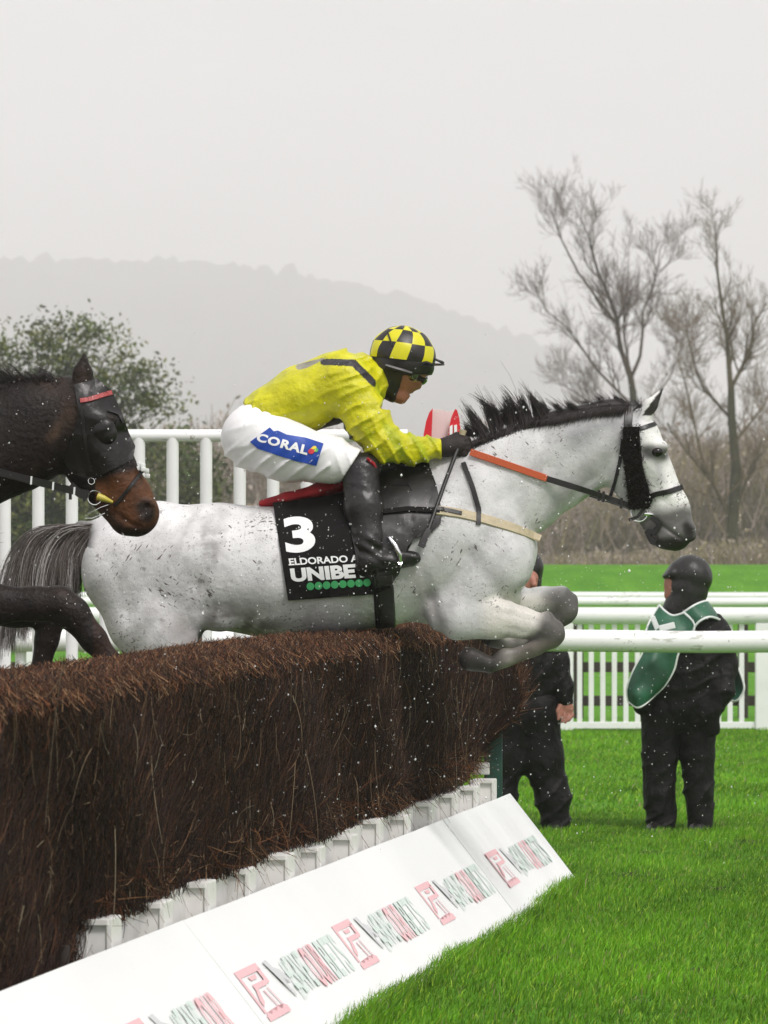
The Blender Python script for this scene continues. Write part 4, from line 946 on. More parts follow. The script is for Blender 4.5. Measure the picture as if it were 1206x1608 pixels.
# head
GB.cone((1001, 688, 35), (1051, 799, 29), (0.95, 0.78), 12); GB.cone((1050, 798, 31), (1060, 832, 31), (0.7, 0.72), 12)
GB.cone((988, 736, 47), (1012, 786, 27), (0.56, 0.5), 14); GB.cone((1006, 782, 24), (1036, 842, 15), (0.55, 0.75), 10)
GB.ball((1045, 846, 16), 1.0, 9); GB.ball((1062, 848, 16), 0.95, 8); GB.cone((1083, 830, 9, -11), (1085, 842, 8, -10), 0.8, 7); GB.cone((1083, 830, 9, 11), (1085, 842, 8, 10), 0.8, 7)
for sy in (-1, 1):
    GB.cone((1016, 699, 11, 24 * sy), (1038, 702, 9, 23 * sy), 0.7, 12)              # brow
    GB.cone((1012, 726, 9, 27 * sy), (1052, 782, 6, 20 * sy), 0.6, 12)               # cheek ridge
    GB.ball((1029, 712, 11, 24 * sy), 0.9, 9)
    GB.cone((1082, 838, 8, -22 * sy), (1078, 827, 5, -21 * sy), 0.9, 4, sub=True)      # nostril
    GB.cone((1024, 815, 2.2, 17 * sy), (1068, 846, 1.8, 20 * sy), 1.6, 4, sub=True)      # mouth line
    # ears
    GB.cone((1010, 654, 10.5, 13 * sy), (1022, 636, 9.5, 15 * sy), 0.7, 8); GB.cone((1022, 636, 9.5, 15 * sy), (1041, 610, 1.6, 17 * sy), 0.62, 5)
    GB.cone((1017, 652, 5, 13 * sy - 8), (1038, 616, 1.5, 17 * sy - 5), 0.8, 3, sub=True)

def grey_col(V):
    n = len(V); u, y, v = V[:, 0], V[:, 1], V[:, 2]
    c = np.tile(np.array([0.69, 0.685, 0.68]), (n, 1)); w1 = swave(V, 3, 0.016); w2 = swave(V, 8, 0.055)
    c = mixc(c, (0.40, 0.395, 0.395), 0.55 * sstep(w1 + 0.4 * w2, 0.1, 0.9))
    # neck and shoulder a shade darker than the rump
    c = mixc(c, (0.43, 0.425, 0.425), 0.55 * sstep(u, 600, 680) * (1 - sstep(u, 985, 1010)) + 0.18 * (w2 > 0.5))
    c = mixc(c, (0.20, 0.20, 0.21), 0.75 * np.exp(-(seg_d(V, (905, 685), (968, 650)) / 26) ** 2))          # dusky poll
    c = mixc(c, (0.30, 0.29, 0.28), 0.6 * np.exp(-(seg_d(V, (880, 785), (945, 715)) / 17) ** 2) * (0.6 + 0.4 * w2))
    w3 = swave(V, 17, 0.11); c = mixc(c, (0.36, 0.355, 0.36), 0.45 * sstep(np.abs(w3), 0.0, 0.25) * sstep(w2 + 0.6 * w1, -0.2, 0.5) * sstep(u, 600, 700)); c = mixc(c, (0.42, 0.41, 0.405), 0.35 * sstep(w3 + w1, 0.2, 0.8))
    # mud and dark skin at the flank, belly
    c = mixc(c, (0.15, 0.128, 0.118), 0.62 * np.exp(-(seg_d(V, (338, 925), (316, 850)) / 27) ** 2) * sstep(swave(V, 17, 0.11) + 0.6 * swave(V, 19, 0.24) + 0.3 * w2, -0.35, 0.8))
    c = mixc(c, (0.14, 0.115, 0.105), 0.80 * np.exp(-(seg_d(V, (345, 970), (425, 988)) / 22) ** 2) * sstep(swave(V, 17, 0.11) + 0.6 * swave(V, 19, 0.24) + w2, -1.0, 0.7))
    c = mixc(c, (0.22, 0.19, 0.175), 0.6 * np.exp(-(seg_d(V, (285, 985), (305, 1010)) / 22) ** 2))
    c = mixc(c, (0.24, 0.22, 0.21), 0.65 * np.exp(-(seg_d(V, (652, 900), (690, 985)) / 15) ** 2))
    # forelegs: cream forearms, dark knees and below
    fl = np.minimum(seg_d(V, (735, 960), (850, 985)), seg_d(V, (800, 945), (880, 945)))
    c = mixc(c, (0.66, 0.62, 0.55), 0.7 * (fl < 32) * sstep(u, 742, 775) * sstep(v, 925, 945))
    kn = sstep(u + 0.55 * (v - 950) + 12 * w2, 838, 872) * sstep(v, 915, 925) * (u > 780)
    c = mixc(c, (0.055, 0.05, 0.047), 0.92 * kn)
    c = mixc(c, (0.10, 0.09, 0.085), 0.75 * sstep(v + 8 * w2 + 5 * swave(V, 17, 0.11), 985, 1000) * sstep(u, 775, 815) * (v < 1020)); lo = sstep(v + 7 * w2, 1002, 1016) * (u > 700); c = mixc(c, (0.15, 0.13, 0.11), 0.85 * lo); c = mixc(c, (0.03, 0.026, 0.024), (lo > 0.3) * (1 - sstep(u, 770, 800)) * 1.0)
    c = mixc(c, (0.10, 0.095, 0.09), 0.8 * sstep(v, 1090, 1150) * (u < 420)); c = mixc(c, (0.03, 0.026, 0.024), 1.0 * (v > 1258) * (u < 420))
    # head: pale face, dark muzzle, dark eye surround
    hd = sstep(u, 1000, 1016); c = mixc(c, (0.74, 0.73, 0.70), 0.8 * hd)
    mz = sstep((u - 1024) * 0.23 + (v - 800) + 6 * w2 - 0.35 * np.maximum(u - 1072, 0) * 2.2, -8, 16) * (u > 1004) * (v > 780)
    c = mixc(c, (0.085, 0.078, 0.075), 0.93 * mz); c = mixc(c, (0.02, 0.016, 0.015), sstep(v + 4 * w2, 838, 852) * (u > 1020))
    c = mixc(c, (0.02, 0.017, 0.016), np.exp(-(seg_d(V, (1079, 828), (1082, 842)) / 9.5) ** 4) * (u > 1066))
    c = mixc(c, (0.045, 0.042, 0.04), 0.96 * np.exp(-(seg_d(V, (1017, 711), (1040, 713)) / 13.5) ** 4)); c = mixc(c, (0.26, 0.26, 0.26), 0.7 * np.exp(-(seg_d(V, (1030, 728), (1036, 752)) / 9) ** 2))
    ear = (v < 652) & (u > 1000); c[ear & ((u - 1009) * 0.80 + (v - 650) * 0.60 > 0.0)] = (0.035, 0.03, 0.028)
    cd = np.minimum.reduce([seg_d(V, (742, 697), (800, 675)), seg_d(V, (800, 675), (850, 660)), seg_d(V, (850, 660), (950, 638)), seg_d(V, (950, 638), (990, 634))]); c = mixc(c, (0.022, 0.017, 0.016), 1 - sstep(cd, 3.5 + 5 * sstep(u, 815, 850), 7 + 6 * sstep(u, 815, 850)))      # mane roots
    # dock
    c = mixc(c, (0.16, 0.155, 0.15), sstep(165 - u, 5, 30) * (v < 860))
    return c
GROOVES = [((652, 868), (676, 935), 9, 3.2), ((676, 935), (694, 996), 8, 4.0), ((716, 742), (742, 800), 14, 3.0), ((742, 800), (838, 842), 13, 3.0), ((735, 870), (788, 938), 12, 3.6), ((788, 938), (830, 925), 8, 3.0), ((955, 672), (860, 735), 12, 2.4), ((860, 735), (780, 790), 13, 2.6),
           ((928, 752), (858, 826), 8, 3.0), ((335, 868), (318, 920), 16, 3.6), ((318, 920), (322, 985), 12, 3.2), ((250, 850), (300, 905), 18, 2.4), ((180, 880), (205, 960), 14, 2.4), ((205, 960), (215, 1010), 11, 2.4), ((560, 930), (400, 965), 14, 1.6), ((640, 800), (655, 868), 12, 2.0),
           ((772, 958), (840, 975), 4, 1.6), ((790, 985), (846, 996), 4, 1.6), ((830, 1021), (796, 1032), 3, 1.3), ((948, 722), (962, 770), 7, 2.2), ((1014, 735), (1046, 790), 5, 1.8), ((1046, 735), (1066, 790), 5, 1.4), ((1000, 672), (985, 700), 6, 1.6)]
def muscle(G):
    """hollows between the muscles, tendons, a little unevenness"""
    out = 1.3 * swave(G, 71, 0.03) + 0.5 * swave(G, 72, 0.09)
    gx, gz = G[:, 0, 0, 0], G[0, 0, :, 2]; PU, PV = np.meshgrid(gx, gz, indexing='ij'); P2 = np.stack([PU, PU * 0, PV], -1); g = np.zeros(PU.shape)
    for a_, b_, w_, am in GROOVES: g = g + am * np.exp(-(seg_d(P2, a_, b_) / w_) ** 2)
    return out + g[:, None, :]
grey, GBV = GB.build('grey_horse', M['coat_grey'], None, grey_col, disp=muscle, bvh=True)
tag(grey, 'white grey racehorse leaping the brush fence with number 3 cloth', 'horse')

def add_eye(parent, D, u, v, y, r, name='eye'):
    mb = MB(); s = F / D; bm = bmesh.new(); bmesh.ops.create_uvsphere(bm, u_segments=16, v_segments=10, radius=1)
    p = P3(D, u, v, y); bm.verts.index_update()
    mb.add([(p.x + q.co.x * r * 1.25 / s, p.y + q.co.y * r * 0.8 / s, p.z + q.co.z * r / s) for q in bm.verts], [[q.index for q in f.verts] for f in bm.faces]); bm.free()
    return mb.build(name, M['eye'], parent, smooth=True)
h = hit(GBV, 1029, 711); ey = (h[0].y - GD) * F / GD
add_eye(grey, GD, 1030, 711, ey + 3.5, 7.6); add_eye(grey, GD, 1030, 711, -ey - 3.5, 7.6)

# mane
def grey_mane():
    rng = np.random.default_rng(41); N = 6500; t = rng.uniform(0, 1, N) ** 0.9
    cr = np.array([(738, 700), (760, 690), (800, 676), (850, 661), (900, 649), (950, 640), (992, 637)], float); uu = np.interp(t, np.linspace(0, 1, 7), cr[:, 0]); vv = np.interp(t, np.linspace(0, 1, 7), cr[:, 1])
    wild = 1 - sstep(uu, 835, 900); lw = 6.5; lk = np.floor((uu + rng.normal(size=N) * 2.2) / lw).astype(int); tb = np.random.default_rng(5).normal(size=(400, 4)).clip(-1.6, 1.6); ct = tb[lk % 400]; lu = (lk + 0.5) * lw
    L = (19 + 30 * wild) * (1 + 0.22 * ct[:, 0]) * rng.lognormal(-0.12, 0.24, N) * (0.55 + 0.45 * sstep(uu, 738, 775))
    root = np.stack([uu + rng.normal(size=N) * 1.5, rng.normal(size=N) * 7, vv + rng.uniform(0, 6, N)], 1)
    tu = lu + (uu - lu) * rng.uniform(0.15, 1.1, N) - L * (0.42 + 0.22 * ct[:, 1]) + rng.normal(size=N) * 2.0 - 9 * (1 - wild)
    tip = np.stack([tu, 9 * ct[:, 2] + rng.normal(size=N) * 3.5, root[:, 2] - L * (0.95 - 0.12 * np.abs(ct[:, 1]))], 1)
    mid = (root + tip) / 2 + np.stack([L * (0.20 + 0.12 * ct[:, 3]), rng.normal(size=N) * 2, L * 0.04], 1)
    for i in range(N):
        h_ = hit(GBV, root[i, 0], root[i, 2] + 5)
        if h_ and rng.uniform() < 0.6: root[i, 1] = (h_[0].y - GD) * F / GD + 1.5; root[i, 2] += rng.uniform(0, 7)
    flat = rng.uniform(size=N) < 0.62 * (1 - wild)                # part of the upper mane lies over towards the camera
    for i in np.flatnonzero(flat):
        du, dv = -16 + rng.normal() * 6, 13 + rng.normal() * 4; h_ = hit(GBV, root[i, 0] + du, vv[i] + dv); y_ = ((h_[0].y - GD) * F / GD - 2.0) if h_ else -16
        root[i] = (root[i, 0], rng.uniform(-4, 3), vv[i] - 3); tip[i] = (root[i, 0] + du, y_, vv[i] + dv); mid[i] = (root[i, 0] + du * 0.45, y_ - 3.5, vv[i] - 4 + rng.normal())
    c = np.array([(0.020, 0.014, 0.013), (0.035, 0.026, 0.024), (0.012, 0.009, 0.009), (0.06, 0.05, 0.048)])[rng.integers(0, 4, N)]
    hair_tubes('mane', root, mid, tip, rng.uniform(0.0009, 0.0019, N), c, grey, GD)
    # long wisps by the rider's hand, a small forelock
    n = 140; root = np.stack([rng.uniform(738, 752, n), rng.normal(size=n) * 6 - 6, rng.uniform(694, 704, n)], 1); tip = root + np.stack([rng.uniform(0, 32, n), rng.normal(size=n) * 5 - 4, rng.normal(size=n) * 7 + 6], 1)
    hair_tubes('mane_wisps', root, (root + tip) / 2 - np.array([0, 0, 9]), tip, np.full(n, 0.0014), np.tile((0.05, 0.04, 0.038), (n, 1)), grey, GD)
    n = 160; root = np.stack([rng.uniform(994, 1008, n), rng.normal(size=n) * 8, rng.uniform(634, 648, n)], 1); tip = root + np.stack([rng.uniform(-16, 12, n), rng.normal(size=n) * 6, rng.uniform(-14, 18, n)], 1)
    hair_tubes('forelock', root, (root + tip) / 2 + rng.normal(size=(n, 3)) * 3, tip, np.full(n, 0.0014), np.tile((0.03, 0.025, 0.024), (n, 1)), grey, GD)
grey_mane()

def tail(parent, D, n, seed, cols):
    """hair leaving a raised dock, arching back and dropping"""
    rng = np.random.default_rng(seed); a = rng.uniform(0, 1, n) ** 1.1; q = np.floor(a * 40).astype(int); tab = rng.normal(size=(41, 3)); cl = tab[q]
    R = np.stack([112 + 54 * a, rng.normal(size=n) * 5, 836 - 9 * a + rng.uniform(-9, 4, n)], 1)
    Mi = np.stack([8 + 118 * a + 4 * cl[:, 0], rng.normal(size=n) * 11 + 5 * cl[:, 2], 806 + 32 * a + rng.normal(size=n) * 4], 1)
    e = 1 - 0.5 * rng.uniform(0, 1, n) ** 1.6; T = np.stack([6 + 112 * a ** 0.85 + 7 * cl[:, 1] + rng.normal(size=n) * 5, rng.normal(size=n) * 15 + 6 * cl[:, 2], 826 + (1045 - 826 - 105 * a ** 0.6) * e], 1)
    c = np.array(cols)[(q + rng.integers(0, 2, n)) % len(cols)] * rng.uniform(0.95, 1.7, n)[:, None]
    return hair_tubes('tail', R, Mi, T, rng.uniform(0.0008, 0.0019, n), c, parent, D, K=11)
tail(grey, GD, 6000, 51, [(0.13, 0.115, 0.105), (0.19, 0.172, 0.16), (0.075, 0.062, 0.055), (0.15, 0.13, 0.118), (0.08, 0.066, 0.058), (0.42, 0.40, 0.39), (0.12, 0.095, 0.078)])

# ---- saddle, cloth and bridle of the grey
def saddlery():
    s = F / GD
    # number cloth
    outline = [(429, 794), (470, 789), (520, 782), (560, 772), (640, 760), (656, 790), (650, 845), (628, 888), (612, 920), (590, 931), (520, 936), (452, 941)]
    cl = drape('saddle_cloth', sheet_bm([outline], 8), GBV, M['cloth_black'], grey, off=0.006, th=0.009, relax=14); CB = obj_bvh(cl)
    def put(word, q, m, name, bold=0.02, cut=6, off=0.0022):
        bm = quad_map(text_bm(word, bold), q); bm = grid_cut(bm, cut); drape(name, bm, CB, m, cl, off=off, relax=0)
    put('3', [(443, 813), (491, 810), (497, 865), (450, 870)], M['white_print'], 'number', 0.035)
    put('ELDORADO ALLEN', [(453, 877), (600, 869), (601, 880), (455, 888)], M['white_print'], 'lettering', 0.03)
    put('UNIBET', [(455, 893), (578, 884), (581, 906), (458, 914)], M['white_print'], 'lettering', 0.05)
    for i in range(8):
        bm = sheet_bm([circle_poly(487.5 + 12.7 * i, 920.5 - 0.85 * i, 6.1)], 6); drape('print_dot', bm, CB, M['green_print'], cl, off=0.0022, relax=0)
    # red pad rising to the back of the saddle
    pad = Body(GD, 2.0); pad.chain([(413, 791, 7), (450, 784, 10), (500, 772, 12), (545, 757, 14)], [3.2, 3.6, 3.8, 3.6], 8)
    pad.build('saddle_pad', M['red_felt'], grey)
    # saddle: seat and flap
    sd_ = Body(GD, 2.0); sd_.chain([(505, 765, 12), (540, 748, 14), (590, 738, 14), (640, 728, 16), (665, 718, 13)], [2.6, 2.8, 2.6, 2.2, 1.6], 12); sad = sd_.build('saddle', M['black_leather'], grey)
    fl = [(548, 752), (590, 728), (640, 722), (672, 724), (685, 764), (693, 806), (691, 823), (677, 837), (651, 846), (640, 858), (626, 900), (614, 916), (588, 916), (560, 880), (545, 800)]
    flap = drape('saddle_flap', sheet_bm([fl], 8), [CB, GBV], M['black_leather'], sad, off=0.006, th=0.010, relax=12); FB = obj_bvh(flap)
    strap('girth', [(601, 905), (603, 940), (606, 985)], 32, M['black_leather'], sad, [FB, GBV], GD, th=0.008, off=0.004)
    strap('girth_strap', [(592, 892), (597, 930), (600, 985)], 5, M['boot'], sad, [FB, GBV], GD, th=0.013, off=0.006)
    strap('surcingle', [(598, 805), (640, 800), (690, 802)], 9, M['cloth_black'], sad, [FB, GBV], GD, th=0.008, off=0.004)
    # breastplate
    strap('breastplate', [(684, 801), (720, 806), (760, 815), (800, 827), (848, 846)], 16, M['khaki'], grey, [FB, GBV], GD, th=0.006)
    strap('breastplate_tab', [(686, 799), (706, 803), (724, 807)], 7, M['black_leather'], grey, [FB, GBV], GD, th=0.011)
    strap('breastplate_strap', [(728, 728), (742, 765), (752, 800), (751, 824)], 8, M['black_leather'], grey, GBV, GD, th=0.009)
    # bridle
    br = empty('bridle', P3(GD, 1005, 670, 0)); attach(br, grey)
    strap('headpiece', [(1000, 634), (988, 642), (986, 665), (990, 690)], 13, M['black_leather'], br, GBV, GD, th=0.006, off=0.004)
    strap('browband', [(992, 678), (1010, 672), (1028, 666)], 7, M['black_leather'], br, GBV, GD, th=0.006)
    cp = drape('cheek_sheepskin', sheet_bm([[(979, 672), (1004, 672), (1006, 700), (1010, 735), (1018, 765), (1024, 785), (1020, 797), (990, 797), (984, 760), (978, 715)]], 6), GBV, M['fuzzy_black'], br, off=0.010, th=0.022, relax=10)
    # its pile
    rng = np.random.default_rng(3); n = 2600; vtx = np.array([tuple(v.co + cp.location) for v in cp.data.vertices]); k = rng.integers(0, len(vtx), n)
    r0 = vtx[k] + rng.normal(size=(n, 3)) * 0.006; tp = r0 + rng.normal(size=(n, 3)) * 0.007 + np.array([0, -0.004, 0])
    V, Q, sid = strands(np.stack([r0, (r0 + tp) / 2, tp], 1), np.tile([0.0012, 0.001, 0.0004], (n, 1)), 3); np_mesh('pile', V, [Q], M['hair'], cp, np.tile((0.010, 0.007, 0.006), (len(V), 1)))
    strap('noseband', [(1018, 781), (1030, 776), (1050, 772), (1072, 765)], 8.5, M['black_leather'], br, GBV, GD, th=0.008)
    strap('throat_lash', [(978, 690), (973, 725), (966, 757), (958, 784)], 5.5, M['black_leather'], br, GBV, GD, th=0.006)
    hb = hit(GBV, 1008, 806); yb = (hb[0].y - GD) * s - 5
    ring = MB(); ring.tube([P3(GD, 1003 + 13 * math.cos(a), 806 + 13 * math.sin(a), yb) for a in np.linspace(0, 2 * math.pi, 28)], 0.0032, 8, cap=False); ring.build('bit_ring', M['steel'], br, smooth=True)
    mp = MB(); mp.tube([P3(GD, 1010, 807, yb), P3(GD, 1022, 808, yb + 3), P3(GD, 1027, 811, yb + 8)], [0.009, 0.012, 0.010], 10); mp.build('bit_mouthpiece', M['steel'], br, smooth=True)
    strap3('chin_strap', [(1022, 812, yb - 2), (1036, 824, yb - 2), (1026, 836, yb - 1), (1014, 834, yb), (1022, 850, yb)], 8, M['black_leather'], br, GD, th=0.006)
    strap3('chin_strap_end', [(1024, 834, yb), (1028, 845, yb), (1023, 855, yb)], 9, M['black_leather'], br, GD, th=0.005)
    strap3('curb_strap', [(1012, 797, yb - 2), (1000, 812, yb - 3), (986, 817, yb - 3)], 5, M['black_leather'], br, GD, th=0.004)
    # reins: rubber grip, then leather to the bit
    h1 = hit(GBV, 857, 748); y1 = (h1[0].y - GD) * s - 6; h0 = hit(GBV, 770, 722); y0 = (h0[0].y - GD) * s - 7
    rn = strap3('rein', [(738, 711, y0 + 6), (770, 722, y0), (857, 752, y1)], 11, M['orange_rubber'], br, GD, th=0.008)
    h2 = hit(GBV, 958, 770); y2 = (h2[0].y - GD) * s - 6 if h2 else yb
    strap3('rein_leather', [(856, 752, y1), (905, 767, min(y1, y2)), (955, 783, y2), (998, 798, yb - 2)], 9.5, M['black_leather'], rn, GD, th=0.007)
    for u, v in ((940, 778), (947, 780), (975, 790)): 
        strap3('rein_keeper', [(u, v - 8, y2 - 4), (u - 1, v + 9, y2 - 4)], 4.5, M['black_leather'], rn, GD, th=0.012, n=4)
    strap3('rein', [(748, 711, 18), (857, 752, 40), (998, 798, 26)], 9, M['black_leather'], br, GD, th=0.006)
    return cl, FB
CLOTH, FLAPB = saddlery()

# ---- the dark brown horse coming up behind
BD = 21.3
BB = Body(BD, 3.0)
def T(p, du=-905, dv=-62): return (p[0] + du, p[1] + dv) + tuple(p[2:])
BB.chain([T(p) for p in [(222, 890, 88), (258, 884, 87), (340, 889, 94), (430, 899, 98), (520, 890, 100), (600, 873, 104), (670, 856, 108)]], [0.86, 1.0, 1.02, 1.06, 1.08, 1.0, 0.86], 26)
BB.chain([T(p) for p in [(660, 850, 108), (735, 850, 99)]], [0.88, 0.80], 26); BB.chain([T(p) for p in [(560, 800, 34), (640, 760, 40), (705, 730, 40)]], [0.7, 0.55, 0.42], 34)
BB.cone(T((745, 880, 88)), T((765, 862, 78)), 0.78, 22); BB.chain([T(p) for p in [(240, 836, 42), (190, 838, 32), (158, 836, 15)]], [1.1, 0.8, 0.8], 26)
for sy in (-1, 1):
    BB.cone(T((212, 900, 80, 34 * sy)), T((245, 985, 62, 46 * sy)), 0.72, 26)
    BB.chain([T(p) for p in [(238, 975, 66, 46 * sy), (262, 1015, 46, 48 * sy), (225, 1078, 30, 46 * sy), (172, 1136, 20, 44 * sy)]], [0.7, 0.66, 0.6, 0.62], 16)
    BB.chain([T(p) for p in [(172, 1136, 20, 44 * sy), (140, 1185, 13, 44 * sy), (108, 1236, 12.5, 44 * sy), (92, 1262, 12, 44 * sy)]], [0.7, 0.8, 0.9, 0.9], 7); BB.cone(T((96, 1258, 12, 44 * sy)), T((84, 1290, 17, 44 * sy)), 0.95, 4)
    BB.cone(T((738, 790, 62, 34 * sy)), T((778, 880, 58, 46 * sy)), 0.58, 20)
# neck
BB.chain([(-190, 760, 100), (-120, 730, 95), (-50, 710, 90), (20, 690, 80), (60, 673, 72), (92, 662, 62)], [0.68, 0.60, 0.54, 0.5, 0.54, 0.6], 22)
BB.chain([(-60, 622, 18), (10, 624, 16), (70, 616, 14), (112, 606, 14)], 0.7, 20)
# head
BB.cone((128, 642, 46), (198, 774, 35), (0.86, 0.72), 12); BB.cone((203, 784, 37), (214, 806, 36.5), (0.66, 0.68), 12)
BB.cone((118, 690, 50), (146, 745, 34), (0.54, 0.5), 14); BB.cone((140, 742, 32), (186, 812, 18), (0.55, 0.75), 10); BB.ball((196, 822, 18), 1.0, 9); BB.ball((216, 822, 17), 0.95, 8)
for sy in (-1, 1):
    BB.cone((150, 658, 14, 30 * sy), (174, 662, 12, 28 * sy), 0.8, 9); BB.cone((140, 690, 10, 31 * sy), (198, 765, 7, 23 * sy), 0.6, 12)
    BB.cone((233, 793, 11, 17 * sy), (229, 806, 10, 16 * sy), 0.8, 6); BB.cone((231, 797, 8.5, 26 * sy), (227, 806, 5, 24 * sy), 0.9, 4, sub=True)
    BB.cone((180, 806, 2.4, 20 * sy), (226, 834, 2, 22 * sy), 1.6, 4, sub=True)
    BB.cone((131, 602, 17, 16 * sy), (130, 585, 15, 17 * sy), 0.6, 8); BB.cone((130, 586, 15, 17 * sy), (133, 556, 2.5, 19 * sy), 0.55, 4); BB.cone((143, 598, 6, 16 * sy - 7), (136, 566, 2, 18 * sy - 6), 0.8, 3, sub=True)
# forelegs reaching over the brush
BB.chain([(-150, 880, 66, -58), (-90, 925, 44, -58), (0, 949, 29.5, -58), (62, 948, 25.5, -58), (96, 950, 27, -58)], [0.7, 0.72, 0.74, 0.8, 0.85], 12)
BB.chain([(96, 948, 28, -58), (118, 963, 25, -58), (150, 1003, 20, -57), (178, 1040, 16, -56), (215, 1092, 14, -56)], 0.85, 10); BB.ball((112, 943, 11, -62), 0.9, 5); BB.ball((94, 970, 9, -60), 0.9, 6); BB.chain([(120, 975, 7, -62), (160, 1032, 7, -60)], 0.8, 4); BB.ball((222, 1102, 18, -56), 0.9, 8); BB.chain([(224, 1106, 14, -56), (222, 1128, 13, -56)], 0.9, 6); BB.cone((220, 1130, 14, -56), (214, 1152, 21, -56), 0.9, 4)
BB.chain([(-150, 890, 60, 50), (-80, 940, 42, 50), (20, 955, 29, 52), (76, 962, 26, 52)], [0.7, 0.72, 0.76, 0.84], 12); BB.chain([(78, 966, 24, 52), (70, 1005, 18, 52), (58, 1060, 15, 52), (44, 1110, 14, 52)], 0.85, 10)
BB.ball((42, 1118, 17, 52), 0.9, 8); BB.chain([(40, 1122, 14, 52), (30, 1144, 13, 52)], 0.9, 6); BB.cone((28, 1144, 14, 52), (18, 1166, 20, 52), 0.9, 4)
def brown_col(V):
    u, y, v = V[:, 0], V[:, 1], V[:, 2]; n = len(V); w2 = swave(V, 5, 0.05); c = np.tile(np.array([0.010, 0.0062, 0.005]), (n, 1))
    c = mixc(c, (0.030, 0.0175, 0.012), 0.6 * sstep(w2 + 0.5 * swave(V, 6, 0.015), 0.0, 1.0))
    c = mixc(c, (0.075, 0.045, 0.030), 0.7 * np.exp(-(seg_d(V, (80, 690), (112, 650)) / 9) ** 2))
    mz = sstep((v - 742) + (u - 180) * 0.40 + 4 * w2, -2, 12) * (u > 150); c = mixc(c, (0.125, 0.047, 0.017), mz * (0.75 + 0.25 * w2).clip(0, 1))
    c = mixc(c, (0.016, 0.010, 0.008), np.exp(-(seg_d(V, (228, 798), (232, 808)) / 15) ** 4)); c = mixc(c, (0.016, 0.009, 0.007), 0.9 * sstep(v + 7 * w2, 815, 832) * (u > 150)); c = mixc(c, (0.02, 0.012, 0.009), 0.8 * np.exp(-(seg_d(V, (165, 800), (185, 826)) / 8) ** 2))
    return c
brown, BBV = BB.build('brown_horse', M['coat_brown'], None, brown_col, bvh=True)
tag(brown, 'dark brown racehorse in a black leather hood lifting its forelegs over the brush', 'horse')
def brown_tack():
    s = F / BD; rng = np.random.default_rng(61)
    N = 1700; uu = rng.uniform(-190, 104, N); vv = np.interp(uu, [-190, -60, 10, 70, 104], [622, 605, 607, 600, 594]); ct = rng.normal(size=(80, 2))[(np.floor(uu / 6).astype(int)) % 80]
    L = (30 + 14 * ct[:, 0]) * rng.uniform(0.5, 1.1, N) * (1 - 0.75 * sstep(uu, 62, 100)); root = np.stack([uu, rng.normal(size=N) * 8, vv + rng.uniform(0, 10, N)], 1)
    tip = root + np.stack([-L * (0.75 + 0.3 * ct[:, 1]), rng.normal(size=N) * 9 - 3, -L * rng.uniform(0.6, 1, N)], 1); mid = (root + tip) / 2 + np.stack([L * 0.05, 0 * L, -L * 0.30], 1)
    hair_tubes('mane', root, mid, tip, rng.uniform(0.0014, 0.0028, N), np.array([(0.014, 0.009, 0.008), (0.03, 0.021, 0.018), (0.008, 0.006, 0.005)])[rng.integers(0, 3, N)], brown, BD)
    n = 260; root = np.stack([rng.uniform(-500 * 0 - 745, -738, n), rng.normal(size=n) * 6, rng.uniform(766, 778, n)], 1); tip = root + np.stack([-rng.uniform(60, 190, n), rng.normal(size=n) * 15, rng.uniform(80, 220, n)], 1)
    hair_tubes('tail', root, (root + tip) / 2 - np.array([30, 0, 40]), tip, np.full(n, 0.003), np.tile((0.012, 0.009, 0.008), (n, 1)), brown, BD)
    br = empty('bridle', P3(BD, 140, 650, 0)); attach(br, brown)
    M['hood'] = mat('hood_leather', (0.007, 0.005, 0.0045), 0.36, noise=20, bump=(34, 0.5, 0.006), spec=0.4)
    hood = drape('hood', sheet_bm([[(117, 606), (150, 596), (172, 616), (187, 648), (199, 682), (209, 702), (206, 722), (186, 733), (160, 745), (140, 752), (114, 742), (98, 720), (112, 690), (124, 650)]], 7), BBV, M['hood'], br, off=0.004, th=0.008, relax=8); HB = obj_bvh(hood)
    h = hit([HB, BBV], 164, 674); yy = (h[0].y - BD) * s
    cup = Body(BD, 1.8); cup.cone((164, 676, 21, yy + 6), (168, 682, 18, yy + 6), 0.62, 6); cup.build('eye_cup', M['hood'], hood)
    strap('browband', [(126, 630), (142, 627), (158, 622), (174, 617)], 8, M['red_bead'], br, [HB, BBV], BD, th=0.009)
    strap('hood_seam', [(128, 640), (134, 690), (143, 740)], 5, M['black_leather'], br, [HB, BBV], BD, th=0.006)
    strap('hood_seam', [(168, 646), (186, 652), (192, 664)], 3, M['boot'], br, [HB, BBV], BD, th=0.006)
    strap('noseband', [(180, 794), (196, 775), (212, 754), (224, 738)], 5.5, M['black_leather'], br, BBV, BD, th=0.007)
    # fleece knot on the nose
    mb = MB(); 
    for i in range(9): mb.box(P3(BD, 214 + 2.0 * i + rng.normal() * 1.5, 727 + 3.0 * i * 0.55 + rng.normal() * 3, rng.normal() * 8), (0.011, 0.012, 0.010), bev=0.006)
    mb.build('fleece', M['bib_trim'], br, smooth=True)
    hb = hit(BBV, 160, 785); yb = (hb[0].y - BD) * s - 6
    rg = MB(); rg.tube([P3(BD, 150 + 11 * math.cos(a), 782 + 11 * math.sin(a), yb) for a in np.linspace(0, 2 * math.pi, 26)], 0.003, 8, cap=False); rg.build('bit_ring', M['steel'], br, smooth=True)
    rg = MB(); rg.tube([P3(BD, 145 + 5 * math.cos(a), 756 + 5 * math.sin(a), yb - 2) for a in np.linspace(0, 2 * math.pi, 20)], 0.0022, 8, cap=False); rg.build('buckle', M['steel'], br, smooth=True)
